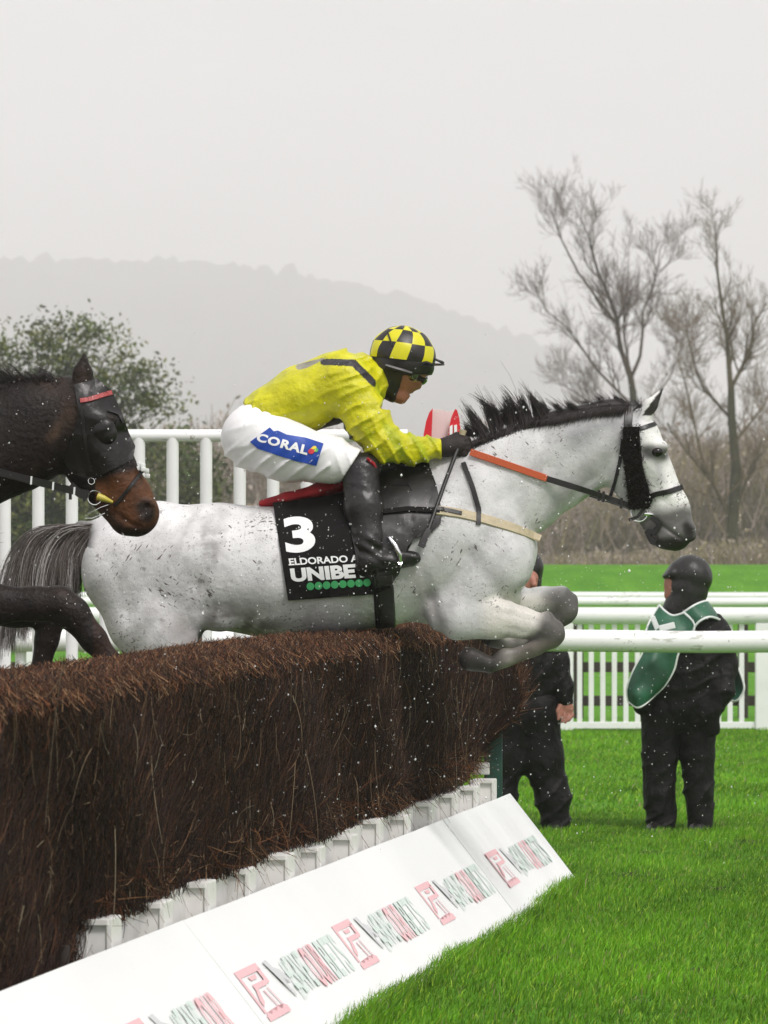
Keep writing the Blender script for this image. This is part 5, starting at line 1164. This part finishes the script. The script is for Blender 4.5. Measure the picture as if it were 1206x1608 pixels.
    rg = MB(); rg.tube([P3(BD, 180, 790, yb + 4), P3(BD, 160, 797, yb - 3), P3(BD, 140, 807, yb + 2), P3(BD, 134, 814, yb + 4), P3(BD, 146, 814, yb + 2), P3(BD, 166, 806, yb)], 0.0022, 8); rg.build('bit_cheek', M['steel'], br, smooth=True)
    yr = MB(); yr.tube([P3(BD, 155, 780, yb - 2), P3(BD, 164, 783, yb - 4), P3(BD, 178, 789, yb)], [0.016, 0.014, 0.006], 12); yr.build('bit_guard', M['yellow_rubber'], br, smooth=True)
    rn = strap3('rein', [(-140, 705, -70), (0, 742, -62), (60, 757, -50), (116, 771, yb - 2), (140, 776, yb)], 12, M['black_leather'], br, BD, th=0.008)
    strap3('rein', [(-140, 705, 70), (0, 742, 62), (140, 776, 28)], 11, M['black_leather'], br, BD, th=0.008)
    for u, v in ((54, 755), (88, 764), (121, 772)): strap3('rein_stop', [(u, v - 6, -64), (u - 1, v + 7, -64)], 3, M['bib_trim'], rn, BD, th=0.004, n=3)
    strap3('cheek_strap', [(112, 762, yb - 4), (126, 775, yb - 4), (140, 778, yb - 2)], 13, M['black_leather'], br, BD, th=0.008); strap3('strap_end', [(76, 726, -20), (80, 738, -22)], 9, M['black_leather'], br, BD, th=0.008, n=4)
    strap3('strap_end', [(112, 772, yb - 4), (112, 785, yb - 4)], 5, M['black_leather'], br, BD, th=0.006, n=3); strap3('strap_end', [(133, 774, yb - 4), (134, 788, yb - 4)], 5, M['black_leather'], br, BD, th=0.006, n=3)
    add_eye(brown, BD, 160, 672, 33, 8)
brown_tack()

# ================================================================== THE JOCKEY
JD = GD
def jockey():
    s = F / JD
    # one continuous body under the clothes
    J = Body(JD, 1.7)
    def torso(B, g=0):
        B.chain([(402, 672, 44 + g), (428, 650, 42 + g), (476, 627, 49 + g), (528, 609, 52 + g), (566, 606, 42 + g)], [1.25, 1.25, 1.25, 1.25, 1.15], 20)
        B.cone((548, 600, 38 + g, -32), (556, 602, 36 + g, 32), 1.0, 20); return B
    def arm(B, sy, g=0, stop=False):
        du = 0 if sy < 0 else 8
        B.chain([(548, 606, 38 + g, 50 * sy), (578, 662, 33 + g, 66 * sy), (606, 699, 27 + g, 70 * sy)], 0.86, 16)
        B.chain([(606, 700, 27 + g, 70 * sy), (645 + du, 708, 22 + g, 54 * sy), (690 + du, 705, 15.5 + g, 36 * sy)], 0.9, 12); return B
    def leg(B, sy, g=0):
        B.chain([(400, 690, 49 + g, 30 * sy), (450, 709, 45 + g, 48 * sy), (515, 722, 35 + g, 66 * sy), (562, 734, 27 + g, 76 * sy)], 0.95, 16); return B
    def shin(B, sy, g=0):
        B.chain([(566, 744, 27 + g, 77 * sy), (572, 800, 28 + g, 92 * sy), (579, 850, 23 + g, 104 * sy), (580, 878, 20 + g, 108 * sy)], [0.9, 0.85, 0.8, 0.8], 10)
        B.chain([(577, 886, 19 + g, 108 * sy), (610, 880, 15 + g, 108 * sy), (644, 877, 11 + g, 106 * sy)], [0.8, 0.95, 1.1], 10); B.cone((648, 877, 9 + g, 106 * sy), (651, 876, 8 + g, 106 * sy), 1.2, 5); return B
    def head(B, g=0):
        B.cone((631, 562, 41 + g), (636, 572, 40 + g), 0.80, 10); B.cone((640, 590, 25 + g), (630, 614, 15 + g), 0.86, 12); B.ball((629, 622, 10.5 + g), 1.0, 8); B.cone((612, 598, 22 + g), (622, 618, 10 + g), 0.95, 12)
        return B
    torso(J, -8)
    for sy in (-1, 1): arm(J, sy, -9); leg(J, sy, -8); shin(J, sy, -9)
    head(J); J.chain([(600, 598, 23), (574, 606, 30)], 1.0, 14)
    J.cone((654, 586, 7), (657, 592, 6), 1.5, 8); J.cone((651, 595, 4.4), (658, 608.5, 3.0), 0.9, 4); J.ball((653, 609.5, 3, -2.8), 1.0, 2.5); J.ball((653, 609.5, 3, 2.8), 1.0, 2.5)
    J.cone((643, 616.5, 2.8), (646, 617, 2.0), 2.0, 2.5); J.cone((638, 622, 2.8), (641.5, 622.5, 2.0), 1.9, 2.5); J.ball((631, 628.5, 5.5), 1.2, 4)
    J.cone((647, 619, 1.0), (638, 618, 0.8), 5, 2, sub=True)
    body = J.build('person', M['skin']); tag(body, 'jockey in yellow silks and white breeches crouched over the grey horse', 'jockey')
    # helmet: chequered silk
    c = P3(JD, 632, 558, 0); rx, rz, ry = 52 / s, 46 / s, 40 / s; NS, NR, SUBD = 12, 3, 6; tilt = math.radians(-7); V = []; Fc = []; mi = []
    def hp(a, b):
        x, y, z = math.cos(b) * math.cos(a) * rx, math.cos(b) * math.sin(a) * ry, math.sin(b) * rz; k = 1 + 0.012 * math.sin(3 * a + 1) + 0.008 * math.sin(9 * b + 5 * a)
        x, y, z = x * k, y * k, z * k; return (c.x + x * math.cos(tilt) + z * math.sin(-tilt) * 0.6, c.y + y, c.z + z + x * math.sin(tilt))
    b0 = math.radians(-10); nb = NR * SUBD; na = NS * SUBD
    for j in range(nb + 1):
        b = b0 + (math.pi / 2 - b0) * j / nb
        for i in range(na): V.append(hp(2 * math.pi * (i + 1.5) / na + 0.16 * (j / SUBD) , b))
    for j in range(nb):
        for i in range(na):
            Fc.append([j * na + i, j * na + (i + 1) % na, (j + 1) * na + (i + 1) % na, (j + 1) * na + i]); mi.append(((i // SUBD) + (j // SUBD)) % 2)
    mb = MB(); mb.add(V, Fc); hel = mb.build('helmet', [M['helmet_yellow'], M['helmet_black']], body, smooth=True); hel.data.polygons.foreach_set('material_index', mi)
    sc = Body(JD, 2.0); sc.cone((630, 562, 45), (637, 570, 44), 0.83, 10); sc.cone((606, 582, 24), (611, 610, 17), 1.25, 12); sc.cone((611, 610, 15), (618, 624, 8), 1.4, 10); sc.cone((664, 572, 13), (668, 578, 12), 1.9, 8)
    def clip(G): u, v = G[..., 0], G[..., 2]; return np.maximum((557 + (u - 632) * 0.12) - v, np.where(v > 589, u - (634 - (v - 582) * 0.22), u - 684))
    sc.build('skull_cap', M['helmet_black'], hel, clip=clip)
    pk = MB(); n = 9; V = []; 
    for t in (0, 1):
        for i in range(n):
            a = -1.0 + 2.0 * i / (n - 1); r = (46, 66)[t] ; uu = 632 + r * math.cos(a * 0.9) * 1.0; vv = 567 + (4, 4.5)[t]; V.append(P3(JD, uu, vv, 38 * math.sin(a) * (1, 0.95)[t]))
    V += [v + Vector((0, 0, -0.006)) for v in V]; Fc = [[i, i + 1, n + i + 1, n + i] for i in range(n - 1)] + [[2 * n + i, 3 * n + i, 3 * n + i + 1, 2 * n + i + 1] for i in range(n - 1)] + [[n + i, n + i + 1, 3 * n + i + 1, 3 * n + i] for i in range(n - 1)]
    pk.add(V, Fc); pk.build('peak', M['helmet_black'], hel)
    tie = MB(); tie.tube([P3(JD, 679, 562, -4), P3(JD, 687, 566, -5), P3(JD, 694, 569, -5), P3(JD, 697, 570, -4)], [0.006, 0.005, 0.007, 0.004], 8); tie.build('tie', M['helmet_black'], hel, smooth=True)
    bd = MB(); bd.tube([P3(JD, 608, 521, -24), P3(JD, 612, 533, -33), P3(JD, 616, 545, -38)], 0.004, 6); bd.build('tie', M['helmet_black'], hel, smooth=True)
    # goggles
    gg = Body(JD, 1.6); gg.cone((648, 588, 13, -17), (660, 593, 11.5, -4), 1.0, 6); gg.cone((648, 588, 13, 17), (660, 593, 11.5, 4), 1.0, 6); gg.build('goggles', M['lens'], body)
    gs = MB(); gs.tube([P3(JD, 646, 588, -31), P3(JD, 625, 582, -37), P3(JD, 605, 576, -36)], 0.012, 8); gs.build('goggle_strap', M['helmet_black'], body, smooth=True)
    # silks
    Jk = Body(JD, 2.0); torso(Jk, 0); Jk.chain([(548, 596, 38), (590, 597, 27)], 1.15, 18)
    for sy in (-1, 1): arm(Jk, sy, 0)
    Jk.cone((684, 705, 15, -37), (690, 705, 15.5, -36), 1.0, 3); Jk.cone((692, 705, 15, 37), (698, 705, 15.5, 36), 1.0, 3)
    def dj(G):
        u, y, v = G[..., 0], G[..., 1], G[..., 2]
        m1 = 0.5 + 0.5 * swave(G, 61, 0.018); wp = swave(G, 62, 0.022); w2_ = swave(G, 63, 0.05)
        q = -4.4 * fold(0.085 * (v + 0.45 * u) + 1.9 * wp + 0.35 * w2_) * m1 + 1.0 * w2_          # long slack folds along the back
        armw = sstep(u + 0.6 * (v - 660), 560, 610); q = q - armw * 5.0 * fold(0.115 * (u - 0.75 * v) + 1.5 * wp + 0.5 * w2_) * (0.35 + 0.65 * (0.5 + 0.5 * swave(G, 64, 0.03)))
        q = q - 3.6 * np.exp(-((u - 560) / 26.0) ** 2) * fold(0.12 * (v + 0.5 * u) + 1.4 * wp)
        q = q - 2.4 * np.exp(-((v - 0.97 * u - 255) / 16.0) ** 2) * fold(0.22 * u + 1.2 * wp)      # gathered at the waist
        return q
    def cj(G):
        u, y, v = G[..., 0], G[..., 1], G[..., 2]; waist = (382 - u) + 0.0 * v; line = (u - 382) * 0.31 + 634      # lower hem follows the belly
        hem = -((u - 386) * 0.80 - (v - 640) * 0.60 + 4); hem2 = np.where((u < 470), (v - (u - 384) * 0.97 - 636), -99)
        col = np.where(v < 645, (u - 606) + 0.40 * (v - 620) * -1 * -1, -99); cuff = np.where(v > 680, u - 693 - (y > 0) * 8, -99)
        return np.maximum(np.maximum(hem, hem2), np.maximum(col, cuff))
    def colj(V):
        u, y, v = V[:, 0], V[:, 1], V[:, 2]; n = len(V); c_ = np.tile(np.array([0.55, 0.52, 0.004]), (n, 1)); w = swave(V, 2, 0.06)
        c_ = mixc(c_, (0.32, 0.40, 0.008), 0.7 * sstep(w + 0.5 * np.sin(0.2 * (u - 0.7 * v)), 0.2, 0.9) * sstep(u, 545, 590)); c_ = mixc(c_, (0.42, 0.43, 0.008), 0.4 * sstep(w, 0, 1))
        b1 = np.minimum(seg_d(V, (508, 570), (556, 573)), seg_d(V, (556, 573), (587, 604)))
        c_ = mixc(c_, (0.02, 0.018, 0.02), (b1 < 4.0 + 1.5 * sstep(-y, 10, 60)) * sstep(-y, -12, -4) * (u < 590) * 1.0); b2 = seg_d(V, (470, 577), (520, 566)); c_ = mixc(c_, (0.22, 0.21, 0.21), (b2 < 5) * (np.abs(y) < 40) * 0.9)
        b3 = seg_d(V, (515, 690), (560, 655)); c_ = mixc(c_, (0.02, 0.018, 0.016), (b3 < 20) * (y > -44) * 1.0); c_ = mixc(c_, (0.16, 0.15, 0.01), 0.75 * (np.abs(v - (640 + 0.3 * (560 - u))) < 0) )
        return c_
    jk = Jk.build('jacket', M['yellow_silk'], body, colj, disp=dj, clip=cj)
    # breeches
    Br = Body(JD, 2.0); Br.chain([(398, 684, 49), (424, 662, 44)], 1.25, 20)
    for sy in (-1, 1): leg(Br, sy, 0)
    def db(G):
        u, y, v = G[..., 0], G[..., 1], G[..., 2]; wp = swave(G, 23, 0.025); return -3.4 * fold(0.135 * (0.62 * u + 0.80 * v) + 0.9 * wp) * np.exp(-((v - 728) / 26.0) ** 2) * (u < 520) + 0.7 * swave(G, 22, 0.06) - 2.0 * fold(0.17 * (u - 0.35 * v) + 0.8 * wp) * np.exp(-((u - 545) / 20.0) ** 2) - 1.5 * fold(0.10 * (0.3 * u + v) + 1.2 * wp) * np.exp(-((u - 385) / 26.0) ** 2)
    def cb(G): u, v = G[..., 0], G[..., 2]; return np.maximum((u - 581) - 0.0 * v, (0.86 * (u - 540) + 0.55 * (v - 752)) * 0.9)
    Br.build('breeches', M['white_breeches'], body, disp=db, clip=cb); brv = Br.mesh(db, cb); Wv = Br.world(brv[0]); BRB = BVHTree.FromPolygons([tuple(p) for p in Wv], [tuple(q) for q in brv[1].tolist()])
    bro = [c_ for c_ in body.children if c_.name.startswith('breeches')][0]
    pt = drape('sponsor_patch', sheet_bm([[(393, 694), (424, 672), (430, 678), (437, 677), (450, 683), (480, 688), (508, 697), (497, 731), (470, 725), (446, 718), (425, 711), (405, 704)]], 5), BRB, M['blue_patch'], bro, off=0.003, th=0.002, relax=2)
    PB = obj_bvh(pt)
    bm = quad_map(text_bm('CORAL', 0.045, sx=1.12), [(407, 680), (485.5, 700), (482, 715), (401, 692)])
    drape('lettering', grid_cut(bm, 5), PB, M['white_print'], pt, off=0.0016, relax=0)
    for (u, v, r, m) in ((489, 709, 4.2, 'patch_red'), (492, 706, 3.6, 'patch_yellow'), (496, 707, 3.4, 'patch_green'), (494, 703.5, 3.0, 'patch_yellow')):
        drape('logo_dot', sheet_bm([circle_poly(u, v, r, sx=1.2)], 4), PB, M[m], pt, off=0.002 + 0.0003 * r, relax=0)
    # boots
    for sy in (-1, 1):
        Bo = Body(JD, 2.0); shin(Bo, sy, 1.5); Bo.cone((572, 893, 13, 108 * sy), (578, 896, 11, 108 * sy), 0.9, 6)
        Bo.cone((557, 735, 20, 76 * sy), (575, 735, 22, 76 * sy), 0.95, 8)
        def dbo(G): u, y, v = G[..., 0], G[..., 1], G[..., 2]; return 1.3 * np.sin(0.33 * (v - 0.45 * u) + np.sin(0.08 * u)) * (np.exp(-((v - 862) / 22.0) ** 2) + 0.35 * np.exp(-((v - 770) / 18.0) ** 2))
        Bo.build('boot', M['boot'], body, disp=dbo)
        if sy < 0:
            tb = strap('boot_top', [(577, 716), (588, 724), (595, 733)], 9, M['white_breeches'], body, BRB, JD, th=0.004) if False else None
    rd = MB(); rd.tube([P3(JD, 577, 722, -100), P3(JD, 587, 731, -96), P3(JD, 590, 737, -90)], [0.006, 0.008, 0.006], 8); rd.build('boot_lining', M['red_felt'], body, smooth=True)
    # gloves with curled fingers round the reins
    for sy in (-1, 1):
        du = 0 if sy < 0 else 8; g = Body(JD, 1.5); y = 36 * sy; i_ = -sy
        g.cone((687 + du, 705, 13.5, y), (700 + du, 704, 13, y), 0.95, 6); g.cone((702 + du, 702, 14.5, y), (719 + du, 701, 15, y), (0.75, 0.7), 8)
        for q in range(4):
            v0 = 690 + 7.4 * q; L = (0, 2.5, 1.5, -2)[q]
            g.chain([(717 + du, v0, 5.2, y - 4 * sy * -1 * -1 + 3 * sy), (731 + du + L, v0 + 1.0, 4.7, y + 1 * sy), (735 + du + L, v0 + 2, 4.4, y - 8 * sy), (725 + du + L, v0 + 2.5, 4.0, y - 13 * sy)], 1.0, 2.5)
        g.chain([(704 + du, 691, 6.2, y - 6 * sy), (717 + du, 685, 5.4, y - 10 * sy), (728 + du, 686, 4.8, y - 13 * sy)], 1.0, 4)
        g.build('glove', M['glove'], body)
    # stirrups belong to the saddle, the whip is held
    sdl = [o for o in grey.children if o.name.startswith('saddle') and not o.name.startswith('saddle_')][0]
    for sy in (-1, 1):
        st = MB(); y = 108 * sy
        st.tube([P3(JD, 603, 842, y - 8 * sy), P3(JD, 612, 846, y + 12 * sy), P3(JD, 621, 858, y + 18 * sy), P3(JD, 627, 872, y + 18 * sy), P3(JD, 628, 882, y + 14 * sy)], [0.007, 0.009, 0.0105, 0.011, 0.009], 10)
        st.tube([P3(JD, 628, 884, y + 16 * sy), P3(JD, 626, 892, y), P3(JD, 628, 884, y - 16 * sy)], 0.010, 8); st.tube([P3(JD, 603, 842, y - 8 * sy), P3(JD, 616, 852, y - 18 * sy), P3(JD, 628, 884, y - 16 * sy)], 0.008, 8)
        st.build('stirrup', M['steel'], sdl, smooth=True)
    wh = MB(); yw = -38
    wh.tube([P3(JD, 727, 678, yw + 6), P3(JD, 722, 696, yw + 4), P3(JD, 712, 722, yw - 18), P3(JD, 697, 762, -66), P3(JD, 680, 810, -100), P3(JD, 670, 838, -112)], [0.012, 0.011, 0.009, 0.009, 0.009, 0.010], 10)
    w = wh.build('whip', M['black_leather'], None, smooth=True); tag(w, 'black whip pointing down from the jockey\'s gloved fist', 'whip')
    k = MB(); k.tube([P3(JD, 727, 676, yw + 6), P3(JD, 725, 684, yw + 6)], [0.017, 0.014], 12); k.build('knob', M['khaki'], w, smooth=True)
    fl = MB(); pts = [P3(JD, 672, 832, -111), P3(JD, 666, 846, -116), P3(JD, 660, 860, -119)]; V, Fc = ribbon(pts, [Vector((0, -1, 0))] * 3, [9 / s, 11 / s, 11 / s], 0.006); fl.add(V, Fc); fl.build('flap', M['black_leather'], w, smooth=True)
jockey()

# ================================================================== THE STEWARDS
def boots_and_face(): pass
def steward_bib():
    D = 31.55; s = F / D
    def core(B, g=0):
        B.chain([(1066, 1105, 52 + g), (1072, 1050, 53 + g), (1080, 1005, 49 + g), (1081, 975, 36 + g)], [0.66, 0.66, 0.66, 0.7], 22)
        B.cone((1042, 990, 24 + g, -6), (1116, 990, 25 + g, 6), 1.0, 18); return B
    def legs(B, g=0, ft=True):
        B.chain([(1038, 1120, 33 + g), (1036, 1185, 28 + g), (1035, 1245, 25 + g), (1039, 1296, 23 + g)], [0.95, 0.95, 0.95, 0.95], 5)
        B.chain([(1094, 1120, 32 + g, 4), (1095, 1185, 27 + g, 4), (1098, 1245, 23 + g, 4), (1100, 1296, 21 + g, 4)], 0.95, 5); return B
    def arms(B, g=0):
        B.chain([(1040, 992, 23 + g, -10), (1024, 1045, 21 + g, -16), (1012, 1086, 17 + g, -22), (1008, 1108, 14 + g, -24)], 0.95, 12)
        B.chain([(1122, 992, 24 + g, 6), (1138, 1045, 21 + g, 4), (1133, 1085, 19 + g, -14), (1112, 1118, 18 + g, -24)], 0.95, 12); return B
    B = Body(D, 2.2); core(B, -5); legs(B, -5); arms(B, -4); B.chain([(1078, 962, 20), (1076, 935, 19)], 1.0, 10)
    B.cone((1082, 902, 29), (1074, 918, 26), 0.85, 10); B.cone((1062, 915, 18), (1058, 930, 14), 0.9, 10); B.cone((1049, 912, 5), (1047, 921, 4), 0.9, 5); B.ball((1052, 936, 8), 1.0, 6); B.cone((1050, 927, 3), (1049, 929, 3), 1.6, 4)
    b = B.build('person', M['skin_pale']); tag(b, 'steward in a black hood and green bib standing behind the white rail', 'person')
    C = Body(D, 2.2); core(C); arms(C)
    def dsp(G): return 1.8 * swave(G, 31, 0.05) - 3.2 * fold(0.10 * (G[..., 2] + 0.4 * G[..., 0]) + 1.6 * swave(G, 32, 0.025)) * (0.5 + 0.5 * swave(G, 36, 0.03))
    C.cone((1100, 1118, 22, -20), (1115, 1140, 14, -24), 0.9, 12); C.build('jacket', M['wet_black'], b, disp=dsp)
    T_ = Body(D, 1.8); legs(T_, 0); T_.cone((1044, 1112, 36), (1090, 1112, 38), 0.85, 12)
    def dl(G): return 1.6 * swave(G, 33, 0.06) - 2.8 * fold(0.07 * G[..., 2] + 0.10 * G[..., 0] + 1.9 * swave(G, 37, 0.03)) * (0.35 + 0.65 * sstep(G[..., 2], 1180, 1270))
    T_.build('trousers', M['wet_black'], b, disp=dl)
    for (u, y, dx) in ((1036, 0, -8), (1100, 4, -4)):
        S = Body(D, 2.0); S.cone((u + 4, 1300, 14, y), (u + dx - 4, 1302, 11, y - 22), 0.9, 8); S.cone((u + dx - 4, 1303, 9, y - 24), (u + dx - 6, 1304, 8, y - 34), 1.0, 6); S.build('boot', M['boot'], b)
    H = Body(D, 2.0); H.cone((1084, 906, 35), (1080, 918, 31), 0.92, 12); H.chain([(1082, 930, 28), (1074, 950, 25), (1062, 962, 22)], 1.0, 12); H.cone((1062, 897, 15), (1044, 905, 4), (1.4, 4.0), 5); H.cone((1060, 946, 14), (1056, 954, 12), 1.2, 8)
    H.cone((1043, 923, 11), (1062, 925, 9), 1.3, 4, sub=True)
    H.build('hood', M['wet_hood'], b, disp=lambda G: 0.9 * swave(G, 35, 0.08))
    # bib: a tabard open at the sides, front panel blown out to the left
    bib = empty('bib', P3(D, 1070, 985, 0)); attach(bib, b)
    def panel(name, rows, thick=0.006):
        """rows: list of rows, each a list of (u, v, y)"""
        R = [[P3(D, *p) for p in row] for row in rows]; n, m = len(R), len(R[0]); rr = 6
        def samp(a, t):
            x = t * (len(a) - 1); i = min(int(x), len(a) - 2); f = x - i; p0, p1, p2, p3 = a[max(i - 1, 0)], a[i], a[i + 1], a[min(i + 2, len(a) - 1)]
            return 0.5 * ((2 * p1) + (p2 - p0) * f + (2 * p0 - 5 * p1 + 4 * p2 - p3) * f * f + (3 * p1 - p0 - 3 * p2 + p3) * f ** 3)
        NU, NV = 22, 22; grid = []
        rowsS = [[samp(row, j / NV) for j in range(NV + 1)] for row in R]
        for i in range(NU + 1): grid.append([samp([rw[j] for rw in rowsS], i / NU) for j in range(NV + 1)])
        V = [p + Vector((0, -0.016 * math.sin(4.1 * p.x * 3 + 7 * p.z + 2.0 * math.sin(9 * p.z)) - 0.008 * math.sin(31 * p.x + 13 * p.z), 0)) for row in grid for p in row]; k = NV + 1; Fc = [[i * k + j, i * k + j + 1, (i + 1) * k + j + 1, (i + 1) * k + j] for i in range(NU) for j in range(NV)]
        N = len(V); nrm = [Vector() for _ in V]
        for f in Fc:
            q = (V[f[1]] - V[f[0]]).cross(V[f[3]] - V[f[0]])
            for i in f: nrm[i] += q
        nrm = [(q.normalized() if q.length > 0 else Vector((0, -1, 0))) for q in nrm]; V2 = [p + q * thick for p, q in zip(V, nrm)]; F2 = [[i + N for i in f[::-1]] for f in Fc]
        rim = [i for i in range(k)] + [i * k + NV for i in range(1, NU + 1)] + [NU * k + j for j in range(NV - 1, -1, -1)] + [i * k for i in range(NU - 1, 0, -1)]
        side = [[rim[i], rim[(i + 1) % len(rim)], rim[(i + 1) % len(rim)] + N, rim[i] + N] for i in range(len(rim))]
        mb = MB(); mb.add(V + V2, Fc + F2 + side); o = mb.build(name, M['green_bib'], bib, smooth=True); bb = bmesh.new(); bb.from_mesh(o.data); bmesh.ops.recalc_face_normals(bb, faces=list(bb.faces)); bb.to_mesh(o.data); bb.free()
        tr = MB(); pts = [V[i] + nrm[i] * thick / 2 for i in rim]; tr.tube(pts + [pts[0]], 0.0075, 7, cap=False); tr.build('trim', M['bib_trim'], o, smooth=True)
    panel('front_panel', [[(1034, 950, -18), (1044, 960, -30), (1056, 966, -36), (1072, 962, -38)], [(1014, 985, -36), (1032, 988, -50), (1056, 990, -54), (1088, 984, -50)], [(1008, 1020, -48), (1026, 1022, -62), (1046, 1024, -60), (1064, 1022, -54)],
                          [(991, 1052, -60), (1008, 1056, -78), (1034, 1056, -74), (1056, 1050, -60)], [(981, 1080, -66), (996, 1086, -88), (1018, 1084, -84), (1042, 1074, -66)], [(983, 1100, -66), (996, 1109, -82), (1010, 1103, -80), (1026, 1090, -66)]])
    panel('shoulder_panel', [[(1070, 962, -36), (1088, 950, -34), (1104, 944, -22), (1112, 944, 0), (1110, 946, 24)], [(1076, 978, -44), (1092, 966, -44), (1112, 960, -34), (1124, 960, 0), (1122, 962, 30)], [(1084, 990, -50), (1094, 976, -48), (1112, 968, -40), (1132, 974, 0), (1130, 980, 34)]])
    panel('back_panel', [[(1112, 968, 36), (1128, 974, 40), (1136, 984, 34)], [(1124, 1030, 40), (1146, 1034, 34), (1156, 1040, 16)], [(1134, 1062, 38), (1156, 1060, 20), (1167, 1072, 0)], [(1136, 1084, 34), (1154, 1092, 14), (1167, 1086, -2)], [(1142, 1094, 28), (1152, 1101, 12), (1160, 1098, 2)]])
    mk = MB(); mk.box(P3(D, 1044, 984, -60), (0.05, 0.006, 0.02), (Vector((1, 0, 0.25)).normalized(), Vector((0, 1, 0)), Vector((-0.25, 0, 1)).normalized()), bev=0.005); mk.build('white_mark', M['bib_trim'], bib)
    mk = MB(); mk.box(P3(D, 1026, 978, -48), (0.016, 0.006, 0.045), (Vector((1, 0, 0.4)).normalized(), Vector((0, 1, 0)), Vector((-0.4, 0, 1)).normalized()), bev=0.005); mk.build('white_mark', M['bib_trim'], bib)
steward_bib()

def steward_black():
    D = 31.6; s = F / D
    def core(B, g=0):
        B.chain([(822, 1118, 46 + g), (822, 1050, 50 + g), (822, 992, 48 + g), (820, 968, 36 + g)], 0.66, 20); B.cone((790, 986, 24 + g), (852, 986, 24 + g), 1.0, 16); return B
    def legs(B, g=0):
        B.chain([(800, 1120, 36 + g), (794, 1190, 31 + g), (783, 1250, 25 + g), (774, 1298, 22 + g)], 0.95, 14); B.chain([(842, 1120, 37 + g), (852, 1190, 32 + g), (868, 1250, 26 + g), (874, 1296, 22 + g)], 0.95, 14); return B
    def arms(B, g=0):
        B.chain([(856, 990, 22 + g), (874, 1040, 19 + g, -2), (884, 1078, 15 + g, -8), (888, 1100, 12 + g, -12)], 0.95, 12); B.chain([(788, 990, 22 + g), (772, 1045, 19 + g), (766, 1090, 15 + g, -8), (764, 1106, 12 + g, -12)], 0.95, 12); return B
    B = Body(D, 1.5); core(B, -5); legs(B, -5); arms(B, -4); B.chain([(820, 955, 19), (818, 930, 18)], 1.0, 10); B.cone((820, 896, 28), (820, 915, 24), 0.9, 10); B.cone((826, 910, 18, -14), (828, 930, 13, -14), 0.9, 9); B.cone((836, 908, 4, -28), (838, 918, 4, -30), 0.9, 5)
    for sx, hx, sy in ((1, 888, -12), (-1, 764, -12)):          # hands hanging, fingers slightly curled
        B.cone((hx, 1100, 9.5, sy), (hx + 1.5 * sx, 1112, 11, sy - 2), (0.8, 0.55), 6)
        for q in range(4):
            du = sx * (7.5 - 5 * q); L = (16, 19, 18, 14)[q]; B.chain([(hx + du, 1115, 3.0, sy - 2 - q), (hx + du * 1.25 + 1 * sx, 1115 + L * 0.5, 2.8, sy - 5 - q), (hx + du * 1.1 - 4 * sx, 1115 + L, 2.3, sy - 11 - q)], 1.0, 0.8)
        B.chain([(hx - 8 * sx, 1106, 4.2, sy - 4), (hx - 13 * sx, 1116, 3.6, sy - 8), (hx - 11 * sx, 1126, 3.0, sy - 11)], 1.0, 2)
    b = B.build('person', M['skin_pale']); tag(b, 'bare-handed steward all in black standing behind the far end of the fence', 'person')
    C = Body(D, 2.2); core(C); arms(C); C.build('jacket', M['wet_black'], b, disp=lambda G: 1.6 * swave(G, 41, 0.05) - 2.2 * fold(0.07 * G[..., 2] + 0.11 * G[..., 0] + 2.2 * swave(G, 42, 0.03)) * (0.5 + 0.5 * swave(G, 46, 0.03)))
    T_ = Body(D, 2.2); legs(T_); T_.cone((804, 1118, 38), (838, 1118, 40), 0.85, 14); T_.build('trousers', M['wet_black'], b, disp=lambda G: 1.5 * swave(G, 43, 0.06) - 2.8 * fold(0.07 * G[..., 2] + 0.10 * G[..., 0] + 1.9 * swave(G, 44, 0.03)) * (0.35 + 0.65 * sstep(G[..., 2], 1180, 1270)))
    for (u, dx) in ((774, -4), (874, -6)):
        S = Body(D, 2.0); S.cone((u + 2, 1300, 14), (u + dx, 1302, 11, -22), 0.9, 8); S.cone((u + dx, 1303, 9, -24), (u + dx - 4, 1304, 8, -34), 1.0, 6); S.build('boot', M['boot'], b)
    H = Body(D, 2.0); H.cone((822, 892, 32, 3), (822, 910, 29, 4), 0.95, 12); H.chain([(822, 935, 26, 3), (822, 955, 27)], 1.0, 12); H.cone((826, 912, 16, -30), (830, 922, 13, -30), 0.9, 6, sub=True); H.build('hood', M['wet_hood'], b)
steward_black()
